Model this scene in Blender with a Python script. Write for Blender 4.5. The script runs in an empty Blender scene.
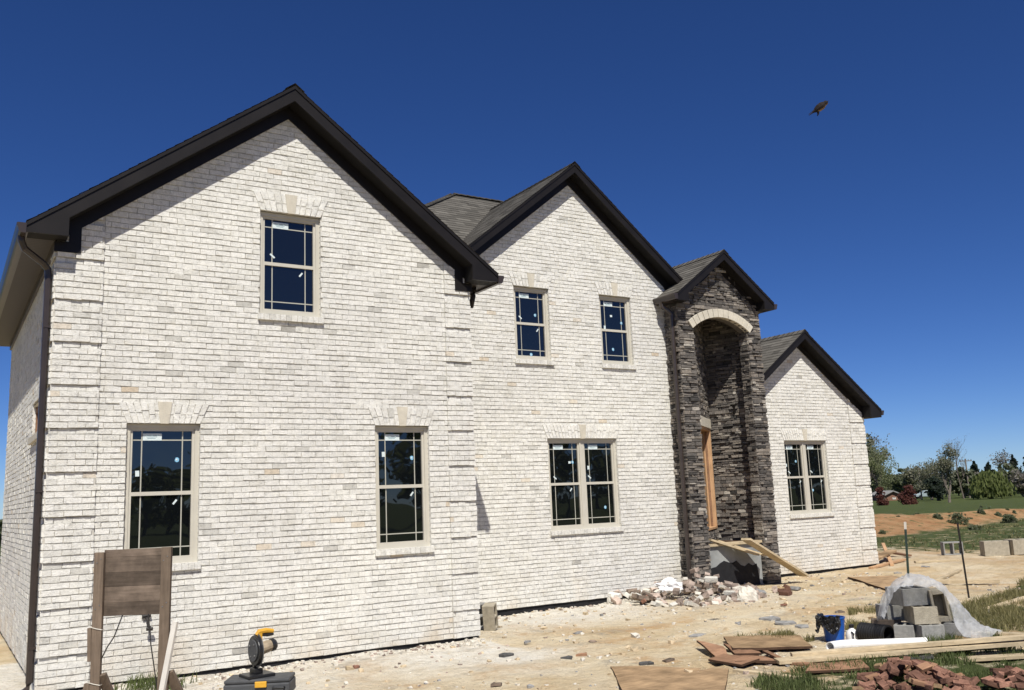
import bpy, math, random
from mathutils import Vector, Matrix, noise
random.seed(7)
SC = bpy.context.scene
COL = SC.collection
R = math.radians
U_ = random.uniform

# ------------------------------------------------------------------ camera
F_PX, CX, CY, CZ = 910.0, -1.107, -12.270, 1.9
ya, pi_, ro = R(32.330), R(9.555), R(-2.259)
fw = Vector((math.sin(ya)*math.cos(pi_), math.cos(ya)*math.cos(pi_), math.sin(pi_)))
rt = Vector((math.cos(ya), -math.sin(ya), 0))
up = rt.cross(fw)
r2 = rt*math.cos(ro) + up*math.sin(ro)
u2 = -rt*math.sin(ro) + up*math.cos(ro)
CAM = Vector((CX, CY, CZ))
cam = bpy.data.cameras.new('camera'); camo = bpy.data.objects.new('camera', cam); COL.objects.link(camo)
m = Matrix((r2, u2, -fw)).transposed().to_4x4(); m.translation = CAM
camo.matrix_world = m
cam.sensor_width = 36.0; cam.sensor_fit = 'HORIZONTAL'; cam.lens = 36.0*F_PX/1024
cam.clip_start = .05; cam.clip_end = 3000
SC.camera = camo

def ray(px, py):
    return r2*((px-512)/F_PX) + u2*(-(py-345)/F_PX) + fw
def at(px, py, depth):
    return CAM + ray(px, py)*depth

# ------------------------------------------------------------------ terrain
def sstep(a, b, x):
    t = max(0., min(1., (x-a)/(b-a))); return t*t*(3-2*t)
def n2(x, y, s, o=0.0):
    return noise.noise(Vector((x*s+o, y*s-o*.7, o*1.3)))
def bank_t(x, y):
    xx = max(24, min(60, x))
    yb = 10.6 + .2*(xx-30) + .5*n2(x, y, .25, 3)
    yt = max(yb+1.3, 16.8-.2*(xx-38)) + .5*n2(x, y, .3, 9)
    return (y-yb)/(yt-yb)
def H(x, y):
    near = 1-sstep(22, 60, math.hypot(x-5, y+3))
    z = -.155 + near*(.022*n2(x, y, .9) + .018*n2(x, y, 2.3, 4) + .010*n2(x, y, 6, 2) + .012*abs(n2(x, y, 3.6, 8)) + .007*n2(x, y, 11, 5))
    # wheel ruts through the dirt
    if near > 0:
        for off in (0, 1.55):
            e = (y+1.9+off) - .27*(x-8) - .25*math.sin(x*.5); e += .06*n2(x, y, 1.6, 12)
            z += near*(.022*math.exp(-((abs(e)-.20)/.09)**2) - .035*math.exp(-(e/.12)**2))*(.4+.6*abs(n2(x, y, .5, 15))*1.6)
    # shallow trench along the middle wall and a ridge of spoil beside it
    if 5.9 < x < 12.2: z -= .10*max(0, 1-abs(y-2.35)/.28)*sstep(5.9, 6.6, x)*(1-sstep(9.6, 10.6, x))
    z += (.018+.03*n2(x, y, 1.7, 4))*max(0, 1-abs(y+.02)/.30)*sstep(-.1, .1, x)*(1-sstep(5.8, 6, x))
    fx = sstep(20, 27, x)
    if fx > 0:
        b = sstep(0, 1, bank_t(x, y))
        D = math.hypot(x-CX, y-CY)
        zl = .5 - .0141*max(0, min(100, D-45))
        z = z*(1-b*fx) + zl*b*fx
        bt = bank_t(x, y)
        if 0 < bt < 1.1: z += fx*.09*n2(x, y, .8, 6)*math.sin(min(1, bt)*math.pi)
    return z
def gp(px, py, dz=0.0):
    d = ray(px, py); t = 2.0
    while t < 900:
        p = CAM + d*t
        if p.z < H(p.x, p.y)+dz: break
        t *= 1.01
    a, b = t/1.01, t
    for _ in range(25):
        mid = (a+b)/2; p = CAM + d*mid
        if p.z < H(p.x, p.y)+dz: b = mid
        else: a = mid
    return CAM + d*b

# ------------------------------------------------------------------ materials
class NT:
    def __init__(s, name):
        s.m = bpy.data.materials.new(name); s.m.use_nodes = True
        s.t = s.m.node_tree; s.b = s.t.nodes['Principled BSDF']
    def n(s, typ, **k):
        o = s.t.nodes.new(typ)
        for a, v in k.items():
            if a in o.inputs.keys() if isinstance(a, str) else False: o.inputs[a].default_value = v
            else: setattr(o, a, v)
        return o
    def l(s, a, b): s.t.links.new(a, b)
    def coord(s, kind='Object'): return s.n('ShaderNodeTexCoord').outputs[kind]
    def noise(s, vec, scale, detail=4, rough=.55):
        o = s.n('ShaderNodeTexNoise'); o.inputs['Scale'].default_value = scale
        o.inputs['Detail'].default_value = detail; o.inputs['Roughness'].default_value = rough
        if vec is not None: s.l(vec, o.inputs['Vector'])
        return o.outputs['Fac']
    def ramp(s, fac, stops, interp='LINEAR'):
        o = s.n('ShaderNodeValToRGB'); e = o.color_ramp.elements; o.color_ramp.interpolation = interp
        while len(e) < len(stops): e.new(.5)
        for i, (p, c) in enumerate(stops):
            e[i].position = p; e[i].color = (c[0], c[1], c[2], 1) if not isinstance(c, (int, float)) else (c, c, c, 1)
        s.l(fac, o.inputs['Fac']); return o.outputs['Color']
    def mix(s, fac, a, b, mode='MIX'):
        o = s.n('ShaderNodeMix'); o.data_type = 'RGBA'; o.blend_type = mode
        for sock, v in ((o.inputs[0], fac), (o.inputs[6], a), (o.inputs[7], b)):
            if hasattr(v, 'is_linked'): s.l(v, sock)
            elif isinstance(v, (int, float)): sock.default_value = v
            else: sock.default_value = (v[0], v[1], v[2], 1)
        return o.outputs[2]
    def attr(s, name):
        o = s.n('ShaderNodeAttribute'); o.attribute_name = name; return o
    def math(s, op, a, b):
        o = s.n('ShaderNodeMath'); o.operation = op
        for i, v in enumerate((a, b)):
            if hasattr(v, 'is_linked'): s.l(v, o.inputs[i])
            else: o.inputs[i].default_value = v
        return o.outputs[0]
    def bump(s, h, strength=.3, dist=.01):
        o = s.n('ShaderNodeBump'); o.inputs['Strength'].default_value = strength; o.inputs['Distance'].default_value = dist
        s.l(h, o.inputs['Height']); s.l(o.outputs['Normal'], s.b.inputs['Normal'])
    def col(s, c):
        if hasattr(c, 'is_linked'): s.l(c, s.b.inputs['Base Color'])
        else: s.b.inputs['Base Color'].default_value = (c[0], c[1], c[2], 1)
    def done(s, rough=.8, spec=.3, metal=0):
        s.b.inputs['Roughness'].default_value = rough
        s.b.inputs['Specular IOR Level'].default_value = spec
        s.b.inputs['Metallic'].default_value = metal
        return s.m

def plain(name, c, rough=.6, spec=.4, var=.12, scale=6, metal=0, bump=0, tone=0, grain=None):
    """plain colour broken up by noise; tone>0 also varies it by the per-face tone value"""
    t = NT(name); co = t.coord()
    f = t.noise(co, scale, 5)
    a = [max(0, x*(1-var)) for x in c]; b = [min(1, x*(1+var)) for x in c]
    colr = t.ramp(f, [(.3, a), (.7, b)])
    if grain:
        mp = t.n('ShaderNodeMapping'); mp.inputs['Scale'].default_value = grain; t.l(co, mp.inputs['Vector'])
        g = t.noise(mp.outputs[0], 3, 6, .65)
        colr = t.mix(.75, colr, t.ramp(g, [(.3, .55), (.5, .85), (.7, 1.1)]), 'MULTIPLY')
    if tone:
        ta = t.attr('tone').outputs['Fac']
        colr = t.mix(1.0, colr, t.ramp(ta, [(0, 1-tone), (1, 1+tone*.6)]), 'MULTIPLY')
    t.col(colr)
    if bump: t.bump(t.noise(co, scale*5, 6), bump, .02)
    return t.done(rough, spec, metal)

M = {}
def mk_brick():
    t = NT('tumbled_white_brick'); co = t.coord()
    ta = t.attr('tone').outputs['Fac']
    base = t.ramp(ta, [(0, (.36, .345, .32)), (.07, (.54, .53, .495)), (.2, (.71, .70, .66)), (.5, (.77, .76, .72)),
                       (.92, (.82, .81, .775)), (.955, (.74, .68, .59)), (.985, (.68, .60, .49)), (1, (.64, .54, .42))])
    sm = t.ramp(t.noise(co, 15, 6, .75), [(.30, .50), (.44, .90), (.60, 1.07)])
    c = t.mix(.8, base, sm, 'MULTIPLY')
    big = t.ramp(t.noise(co, .45, 3), [(.3, (.91, .90, .885)), (.7, (1.03, 1.02, .985))])
    c = t.mix(1, c, big, 'MULTIPLY')
    mid = t.ramp(t.noise(co, 2.6, 6, .7), [(.32, (.92, .912, .885)), (.5, (1, 1, 1)), (.7, (1.03, 1.025, 1.0))])
    c = t.mix(1, c, mid, 'MULTIPLY')
    fin = t.ramp(t.noise(co, 75, 3, .75), [(.30, .66), (.44, 1), (.7, 1.06)])
    c = t.mix(.7, c, fin, 'MULTIPLY')
    # grey scuffs where the whitewash is thin
    sc = t.ramp(t.noise(co, 42, 4, .7), [(.58, 0), (.72, 1)])
    c = t.mix(t.math('MULTIPLY', sc, .55), c, (.36, .345, .31))
    ysm = t.ramp(t.noise(co, 7.3, 4, .7), [(.55, 0), (.75, 1)])
    c = t.mix(t.math('MULTIPLY', ysm, .35), c, (.62, .57, .47))
    # clay splashed up from the ground onto the lowest courses
    sep = t.n('ShaderNodeSeparateXYZ'); t.l(co, sep.inputs[0])
    hz = t.n('ShaderNodeMapRange'); hz.inputs[1].default_value = -.15; hz.inputs[2].default_value = .55; hz.inputs[3].default_value = 1; hz.inputs[4].default_value = 0
    t.l(sep.outputs['Z'], hz.inputs[0])
    dirt = t.math('MULTIPLY', hz.outputs[0], t.ramp(t.noise(co, 1.1, 4), [(.45, 0), (.7, .8)]))
    c = t.mix(dirt, c, (.55, .43, .28))
    t.col(c); t.bump(t.noise(co, 48, 7, .75), .8, .016)
    return t.done(.9, .2)
M['brick'] = mk_brick()
M['mortar'] = plain('mortar', (.54, .515, .46), .95, .1, .2, 30, bump=.4)
def mk_stone():
    t = NT('stacked_ledger_stone'); co = t.coord()
    ta = t.attr('tone').outputs['Fac']
    base = t.ramp(ta, [(0, (.06, .056, .052)), (.3, (.12, .109, .098)), (.55, (.185, .165, .145)), (.75, (.25, .215, .178)), (.9, (.34, .305, .26)), (1, (.42, .385, .33))])
    c = t.mix(.8, base, t.ramp(t.noise(co, 14, 6, .7), [(.3, .55), (.7, 1.25)]), 'MULTIPLY')
    t.col(c); t.bump(t.noise(co, 30, 7, .7), .8, .03)
    return t.done(.85, .25)
M['stone'] = mk_stone()
M['stonegap'] = plain('stone_backing', (.028, .026, .025), .95, .1)
M['lime'] = plain('limestone', (.57, .525, .43), .85, .2, .1, 9, bump=.25, tone=.12)
M['bronze'] = plain('dark_bronze_metal', (.0125, .0105, .0095), .45, .25, .2, 3)
M['bronze2'] = plain('bronze_gutter_metal', (.040, .030, .025), .33, .55, .2, 3)
def mk_soffit():
    t = NT('vented_soffit'); co = t.coord()
    w = t.n('ShaderNodeTexWave'); w.inputs['Scale'].default_value = 4.2; w.bands_direction = 'Y'; t.l(co, w.inputs['Vector'])
    t.col(t.ramp(w.outputs['Fac'], [(.0, (.012, .009, .008)), (.25, (.038, .029, .024)), (1, (.045, .034, .028))]))
    return t.done(.5, .4)
M['soffit'] = mk_soffit()
M['soffit_shaded'] = plain('shade_tinted_rake_soffit', (.0085, .0075, .007), .7, .2, .2, 3)  # darker copy of the soffit; shade under the rakes put into the colour
M['black'] = plain('black_coating', (.014, .014, .016), .7, .3, .3, 8)
def mk_shingle():
    t = NT('asphalt_shingle'); co = t.coord()
    ta = t.attr('tone').outputs['Fac']
    base = t.ramp(ta, [(0, (.075, .070, .061)), (.5, (.11, .102, .089)), (1, (.15, .140, .122))])
    c = t.mix(.6, base, t.ramp(t.noise(co, 120, 3, .7), [(.3, .6), (.7, 1.35)]), 'MULTIPLY')
    t.col(c); t.bump(t.noise(co, 140, 4), .5, .01)
    return t.done(.95, .15)
M['shingle'] = mk_shingle()
M['frame'] = plain('almond_vinyl', (.52, .49, .415), .45, .4, .05, 4)
M['grille'] = plain('almond_grille', (.40, .39, .33), .5, .4, .05, 4)
def mk_glass():
    t = NT('dark_window_glass'); co = t.coord()
    t.col((.004, .005, .006))
    t.bump(t.noise(co, 1.1, 2), .10, .05)
    m_ = t.done(.015, .5); t.b.inputs['IOR'].default_value = 1.78
    return m_
M['glass'] = mk_glass()
M['sticker'] = plain('white_sticker', (.62, .70, .70), .5, .4, .08, 30)
M['sticker_blue'] = plain('blue_sticker', (.22, .47, .66), .5, .4, .3, 60)
M['ink'] = plain('sticker_print', (.10, .22, .27), .6, .3, .2, 90)
M['sawn'] = plain('fresh_pine', (.56, .345, .19), .75, .2, .15, 3, grain=(14, 14, 1.2), tone=.15)
M['paleboard'] = plain('sunbleached_board', (.52, .42, .275), .85, .15, .15, 3, grain=(3, 3, 16), tone=.2, bump=.2)
M['oldwood'] = plain('weathered_grey_wood', (.20, .152, .112), .85, .15, .2, 4, grain=(16, 16, 1.1), tone=.3, bump=.15)
M['oldpanel'] = plain('weathered_panel_board', (.175, .135, .104), .85, .15, .5, 4.5, grain=(1.0, 1.0, 13), tone=.5, bump=.15)
M['whitewood'] = plain('white_painted_wood', (.66, .63, .57), .7, .25, .08, 6)
M['ply'] = plain('plywood', (.345, .235, .135), .9, .08, .38, 3.2, grain=(1.2, 9, 9), tone=.25, bump=.2)
M['plyred'] = plain('reddish_board', (.33, .19, .115), .85, .12, .25, 3, grain=(1.5, 8, 8), tone=.3, bump=.2)
M['plyedge'] = plain('dark_board_edge', (.075, .045, .03), .9, .1, .3, 9)
M['cmu'] = plain('concrete_block_grey', (.30, .295, .275), .95, .1, .16, 18, bump=.45, tone=.15)
M['cmuwarm'] = plain('concrete_block_sandy', (.37, .33, .255), .95, .1, .18, 14, bump=.45, tone=.15)
M['foundation'] = plain('parged_foundation', (.27, .278, .272), .9, .15, .22, 2.2, bump=.3)
M['bluep'] = plain('blue_plastic', (.012, .085, .36), .4, .45, .2, 8)
M['blackp'] = plain('black_plastic', (.013, .013, .014), .38, .5, .25, 8)
M['bagp'] = plain('black_bin_bag', (.012, .012, .013), .28, .6, .3, 12, bump=.6)
M['whitep'] = plain('white_pvc', (.78, .77, .74), .4, .4, .05, 5)
M['yellowp'] = plain('yellow_plastic', (.62, .33, .03), .45, .4, .1, 8)
M['tanmetal'] = plain('dusty_motor_metal', (.30, .24, .165), .6, .3, .25, 16)
M['greyp'] = plain('grey_plastic', (.062, .064, .067), .6, .3, .2, 10, bump=.1)
M['steel'] = plain('dull_steel', (.20, .20, .20), .5, .5, .2, 12, metal=.6)
M['greensteel'] = plain('green_post_steel', (.035, .06, .05), .6, .4, .2, 12)
M['rod'] = plain('dark_rod_steel', (.03, .026, .024), .6, .4, .2, 12)
M['redbrick'] = plain('red_clay_brick', (.255, .135, .095), .92, .12, .35, 11, bump=.5, tone=.6)
M['clayfrag'] = plain('pinkish_brick_rubble', (.42, .335, .28), .92, .12, .3, 14, bump=.4, tone=.55)
M['whitebag'] = plain('white_paper_sack', (.76, .755, .75), .6, .3, .06, 8, bump=.2)
M['mortarlump'] = plain('dried_mortar', (.62, .58, .50), .95, .1, .15, 14, bump=.5)
M['asphaltscrap'] = plain('shingle_scrap', (.085, .083, .08), .95, .1, .3, 20)
M['slate'] = plain('grey_slab', (.255, .25, .24), .95, .1, .35, 10, bump=.5)
M['wire'] = plain('dark_wire', (.03, .027, .025), .6, .3)
M['twine'] = plain('pale_twine', (.62, .58, .5), .8, .2)
M['bark'] = plain('grey_bark', (.16, .135, .11), .95, .1, .3, 6)
M['polewood'] = plain('pole_wood', (.20, .17, .14), .9, .1, .2, 5)
def mk_sheet():
    t = NT('milky_plastic_sheet')
    co = t.coord()
    t.col((.80, .82, .84)); t.b.inputs['Roughness'].default_value = .28
    tr = t.n('ShaderNodeBsdfTransparent'); tl = t.n('ShaderNodeBsdfTranslucent'); tl.inputs['Color'].default_value = (.85, .87, .9, 1)
    m1 = t.n('ShaderNodeMixShader'); m1.inputs[0].default_value = .30
    t.l(t.b.outputs[0], m1.inputs[1]); t.l(tl.outputs[0], m1.inputs[2])
    m2 = t.n('ShaderNodeMixShader'); t.l(t.ramp(t.noise(co, 5, 3), [(.3, .34), (.7, .72)]), m2.inputs[0])
    t.l(m1.outputs[0], m2.inputs[1]); t.l(tr.outputs[0], m2.inputs[2])
    t.l(m2.outputs[0], t.t.nodes['Material Output'].inputs[0])
    t.bump(t.noise(co, 14, 6, .7), .9, .04)
    return t.m
M['sheet'] = mk_sheet()
def mk_leaf(name, c, var=.35, trans=.42):
    t = NT(name); ta = t.attr('tone').outputs['Fac']
    t.col(t.ramp(ta, [(0, [x*(1-var) for x in c]), (.6, c), (1, [min(1, x*(1+var)) for x in c])]))
    tl = t.n('ShaderNodeBsdfTranslucent'); tl.inputs['Color'].default_value = (c[0]*1.2, c[1]*1.3, c[2]*.8, 1)
    mx = t.n('ShaderNodeMixShader'); mx.inputs[0].default_value = trans
    t.l(t.b.outputs[0], mx.inputs[1]); t.l(tl.outputs[0], mx.inputs[2]); t.l(mx.outputs[0], t.t.nodes['Material Output'].inputs[0])
    return t.done(.7, .2)
M['leaf_spring'] = mk_leaf('spring_green_leaves', (.22, .235, .13))  # leaf colours of the far trees lightened here in place of haze
M['leaf_olive'] = mk_leaf('olive_budding_leaves', (.225, .22, .165))
M['leaf_grey'] = mk_leaf('grey_bud_twigs', (.21, .19, .17))
M['leaf_dark'] = mk_leaf('dark_evergreen_needles', (.042, .055, .040))
M['leaf_mid'] = mk_leaf('mid_green_leaves', (.15, .165, .10))
M['leaf_willow'] = mk_leaf('willow_yellow_green_leaves', (.15, .175, .06))
M['leaf_red'] = mk_leaf('red_shrub_leaves', (.15, .06, .05))
M['blade'] = mk_leaf('grass_blades', (.115, .14, .055), .6)
M['blade_dry'] = mk_leaf('dry_grass_blades', (.23, .205, .10), .5)

def mk_ground():
    t = NT('building_site_ground'); co = t.coord()
    sand = t.ramp(t.noise(co, .62, 9, .68), [(.25, (.48, .345, .19)), (.42, (.60, .47, .29)), (.58, (.70, .59, .41)), (.75, (.76, .69, .54))])
    wash = t.attr('wash').outputs['Fac']
    sand = t.mix(wash, sand, t.ramp(t.noise(co, 5, 6, .7), [(.3, (.66, .59, .47)), (.55, (.78, .735, .64)), (.8, (.83, .80, .73))]))
    gry = t.ramp(t.noise(co, .8, 6, .7), [(.57, 0), (.70, .7)])
    sand = t.mix(t.math('MULTIPLY', gry, t.attr('bare').outputs['Fac']), sand, (.30, .285, .255))
    speck = t.ramp(t.noise(co, 34, 5, .75), [(.30, .45), (.44, 1), (.7, 1.08)])
    sand = t.mix(.75, sand, speck, 'MULTIPLY')
    clod = t.ramp(t.noise(co, 4.2, 7, .75), [(.32, .80), (.5, 1), (.7, 1.06)])
    sand = t.mix(.8, sand, clod, 'MULTIPLY')
    rust = t.ramp(t.noise(co, .75, 8, .75), [(.52, 0), (.66, .85)])
    sand = t.mix(t.math('MULTIPLY', rust, t.math('SUBTRACT', 1.0, t.math('MULTIPLY', wash, .8))), sand, (.53, .34, .17))
    clay = t.ramp(t.noise(co, 1.1, 9, .75), [(.3, (.20, .10, .045)), (.48, (.38, .215, .105)), (.7, (.50, .33, .18))])
    c = t.mix(t.attr('clay').outputs['Fac'], sand, clay)
    grs = t.ramp(t.noise(co, 1.6, 7, .7), [(.25, (.045, .062, .020)), (.5, (.072, .092, .032)), (.75, (.115, .12, .055))])
    gm = t.math('ADD', t.attr('grass').outputs['Fac'], t.math('MULTIPLY', t.math('SUBTRACT', t.noise(co, 2.2, 6, .7), .5), 1.3))
    gmask = t.ramp(gm, [(.42, 0), (.62, 1)])
    c = t.mix(gmask, c, grs)
    t.col(c)
    h = t.math('ADD', t.math('MULTIPLY', t.noise(co, 9, 8, .65), 1.0), t.math('MULTIPLY', t.noise(co, 60, 4, .6), .25))
    t.bump(h, 1.0, .10)
    return t.done(.97, .08)
M['ground'] = mk_ground()

# ------------------------------------------------------------------ mesh builder
class MB:
    def __init__(s): s.v, s.f, s.t, s.mi = [], [], [], []
    def face(s, pts, tone=.5, mi=0):
        b = len(s.v); s.v.extend([tuple(p) for p in pts]); s.f.append(tuple(range(b, b+len(pts)))); s.t.append(tone); s.mi.append(mi)
    def raw(s, verts, faces, tone=.5, mi=0):
        b = len(s.v); s.v.extend([tuple(p) for p in verts])
        for f in faces: s.f.append(tuple(i+b for i in f)); s.t.append(tone if not callable(tone) else tone()); s.mi.append(mi)
    def hexa(s, p, tone=.5, mi=0):   # 8 points, bottom 0-3 then top 4-7
        s.raw(p, [(3, 2, 1, 0), (4, 5, 6, 7), (0, 1, 5, 4), (1, 2, 6, 5), (2, 3, 7, 6), (3, 0, 4, 7)], tone, mi)
    def box(s, x0, x1, y0, y1, z0, z1, tone=.5, mi=0):
        s.hexa([(x0, y0, z0), (x1, y0, z0), (x1, y1, z0), (x0, y1, z0), (x0, y0, z1), (x1, y0, z1), (x1, y1, z1), (x0, y1, z1)], tone, mi)
    def lbox(s, L, u0, u1, d0, d1, z0, z1, tone=.5, mi=0):
        s.hexa([L(u0, d1, z0), L(u1, d1, z0), L(u1, d0, z0), L(u0, d0, z0), L(u0, d1, z1), L(u1, d1, z1), L(u1, d0, z1), L(u0, d0, z1)], tone, mi)
    def bar(s, p0, p1, w, t, upv=(0, 0, 1), tone=.5, mi=0):
        """box from p0 to p1: w across, t along upv"""
        p0, p1 = Vector(p0), Vector(p1); d = (p1-p0).normalized()
        a = d.cross(Vector(upv))
        if a.length < 1e-4: a = d.cross(Vector((1, 0, 0)))
        a.normalize(); b = a.cross(d)
        a *= w/2; b *= t/2
        s.hexa([p0-a-b, p1-a-b, p1+a-b, p0+a-b, p0-a+b, p1-a+b, p1+a+b, p0+a+b], tone, mi)
    def tube(s, pts, r, n=8, tone=.5, mi=0, caps=True):
        pts = [Vector(p) for p in pts]; rr = r if isinstance(r, (list, tuple)) else [r]*len(pts)
        rings = []
        ref = Vector((.31, .17, .93))
        for i, p in enumerate(pts):
            d = (pts[min(i+1, len(pts)-1)]-pts[max(i-1, 0)])
            d = d.normalized() if d.length > 1e-9 else Vector((0, 0, 1))
            a = d.cross(ref)
            if a.length < .05: a = d.cross(Vector((1, 0, 0)))
            a.normalize(); b = d.cross(a)
            rings.append([p+a*rr[i]*math.cos(2*math.pi*k/n)+b*rr[i]*math.sin(2*math.pi*k/n) for k in range(n)])
        vs = [q for g in rings for q in g]; fs = []
        for i in range(len(pts)-1):
            for k in range(n):
                k2 = (k+1) % n; fs.append((i*n+k, i*n+k2, (i+1)*n+k2, (i+1)*n+k))
        if caps: fs.append(tuple(range(n-1, -1, -1))); fs.append(tuple((len(pts)-1)*n+k for k in range(n)))
        s.raw(vs, fs, tone, mi)
    def prism(s, poly, off, tone=.5, mi=0):
        """polygon (3D points) extruded by vector off"""
        off = Vector(off); n = len(poly); a = [Vector(p) for p in poly]; b = [p+off for p in a]
        s.raw(a+b, [tuple(range(n-1, -1, -1)), tuple(range(n, 2*n))]+[(i, (i+1) % n, n+(i+1) % n, n+i) for i in range(n)], tone, mi)
    def build(s, name, mats, parent=None, smooth=False, origin=None, bevel=0, fixn=False):
        me = bpy.data.meshes.new(name)
        o = Vector(origin) if origin is not None else Vector((0, 0, 0))
        me.from_pydata([(v[0]-o.x, v[1]-o.y, v[2]-o.z) for v in s.v], [], s.f)
        a = me.attributes.new('tone', 'FLOAT', 'FACE'); a.data.foreach_set('value', s.t)
        mats = mats if isinstance(mats, (list, tuple)) else [mats]
        for mm in mats: me.materials.append(M[mm])
        me.polygons.foreach_set('material_index', s.mi)
        if smooth: me.polygons.foreach_set('use_smooth', [True]*len(me.polygons))
        if fixn:
            import bmesh
            bm = bmesh.new(); bm.from_mesh(me); bmesh.ops.recalc_face_normals(bm, faces=bm.faces); bm.to_mesh(me); bm.free()
        ob = bpy.data.objects.new(name, me); COL.objects.link(ob)
        ob.location = o
        if parent is not None:
            ob.parent = parent
            ob.location = o - world_loc(parent)
        if bevel:
            bv = ob.modifiers.new('bevel', 'BEVEL'); bv.width = bevel; bv.segments = 2; bv.limit_method = 'ANGLE'
        return ob
def world_loc(o):
    p = Vector(o.location)
    while o.parent: o = o.parent; p = p + o.location
    return p
def tag(o, label, cat, group=None):
    o['label'] = label; o['category'] = cat
    if group: o['group'] = group
    return o
def thing(name, loc, label, cat, group=None):
    o = bpy.data.objects.new(name, None); COL.objects.link(o); o.location = loc; o.empty_display_size = .2
    return tag(o, label, cat, group)
def copy_tree(o, parent=None):
    c = o.copy(); COL.objects.link(c)
    if parent: c.parent = parent
    for ch in [x for x in COL.objects if x.parent == o]: copy_tree(ch, c)
    return c

# ------------------------------------------------------------------ ground
def axis(lo, hi, a, b, step, grow=1.13):
    xs = []; x = a
    while x <= b: xs.append(x); x += step
    s = step; x = xs[-1]
    while x < hi: s *= grow; x += s; xs.append(x)
    s = step; x = a; pre = []
    while x > lo: s *= grow; x -= s; pre.append(x)
    return pre[::-1]+xs
def poly_in(poly, x, y):
    c = False; n = len(poly)
    for i in range(n):
        x1, y1 = poly[i]; x2, y2 = poly[i-1]
        if (y1 > y) != (y2 > y) and x < (x2-x1)*(y-y1)/(y2-y1)+x1: c = not c
    return c
PATCH_A = [(6.15, -6.4), (6.25, -5.0), (7.0, -4.72), (7.9, -4.9), (10.2, -5.9), (11.4, -6.0), (10.4, -7.6), (8, -8)]
PATCH_B = [(11.0, -4.45), (12.5, -3.1), (15.2, -2.6), (17.5, -1.7), (19.5, -1.6), (19, -4), (14.5, -5.4), (11.4, -5.5)]
def build_ground():
    xs = axis(-900, 900, -2, 21, .085); ys = axis(-900, 900, -8, 4, .085, 1.10)
    nx, ny = len(xs), len(ys)
    vs = []; grass = []; clay = []; wash = []; bare = []
    for y in ys:
        for x in xs:
            z = H(x, y)
            vs.append((x, y, z))
            fx = sstep(20, 27, x); bt = bank_t(x, y) if x > 20 else -9
            g = 0.
            if fx > 0: g = max(sstep(.9, 1.05, bt)*fx, fx*sstep(-1.6, -.9, bt)*(1-sstep(-.05, .2, bt))*.68, (.40 if 0 < bt < .95 else 0)*fx)
            if y > 24 or x < -6 or y < -16 or x > 60: g = max(g, sstep(24, 34, y), sstep(6, 14, -x), sstep(16, 26, -y), sstep(48, 60, x) if y < 10 else 0)
            if poly_in(PATCH_A, x, y): g = .62
            elif poly_in(PATCH_B, x, y): g = max(g, .56)
            grass.append(g)
            clay.append(max(fx*sstep(-.1, .05, bt)*(1-sstep(.95, 1.1, bt)), .35*sstep(14, 22, x)*max(0, .5+n2(x, y, .35, 8))))
            w = 0.
            if -1 < x < 13 and y < 3:
                yw = 0 if x < 5.9 else 2.4
                dd = yw-y
                w = sstep(3.4, .3, dd)*(.95+.9*n2(x, y, .55, 5)) if dd > .3 else .95+.5*n2(x, y, .55, 5)
                w = max(w, .9*math.exp(-(((x-5.4)/.9)**2+((y+1.55)/.7)**2))+.5*n2(x, y, 1.3, 2)*math.exp(-((dd-2.5)/2)**2))
            wash.append(max(0, min(1, w)))
            bare.append(1-min(1, g*2))
    fs = [(j*nx+i, j*nx+i+1, (j+1)*nx+i+1, (j+1)*nx+i) for j in range(ny-1) for i in range(nx-1)]
    me = bpy.data.meshes.new('ground'); me.from_pydata(vs, [], fs)
    for nm, d in (('grass', grass), ('clay', clay), ('wash', wash), ('bare', bare)):
        a = me.attributes.new(nm, 'FLOAT', 'POINT'); a.data.foreach_set('value', d)
    me.materials.append(M['ground']); me.polygons.foreach_set('use_smooth', [True]*len(me.polygons))
    o = bpy.data.objects.new('ground', me); COL.objects.link(o); o['kind'] = 'structure'
build_ground()

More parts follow.
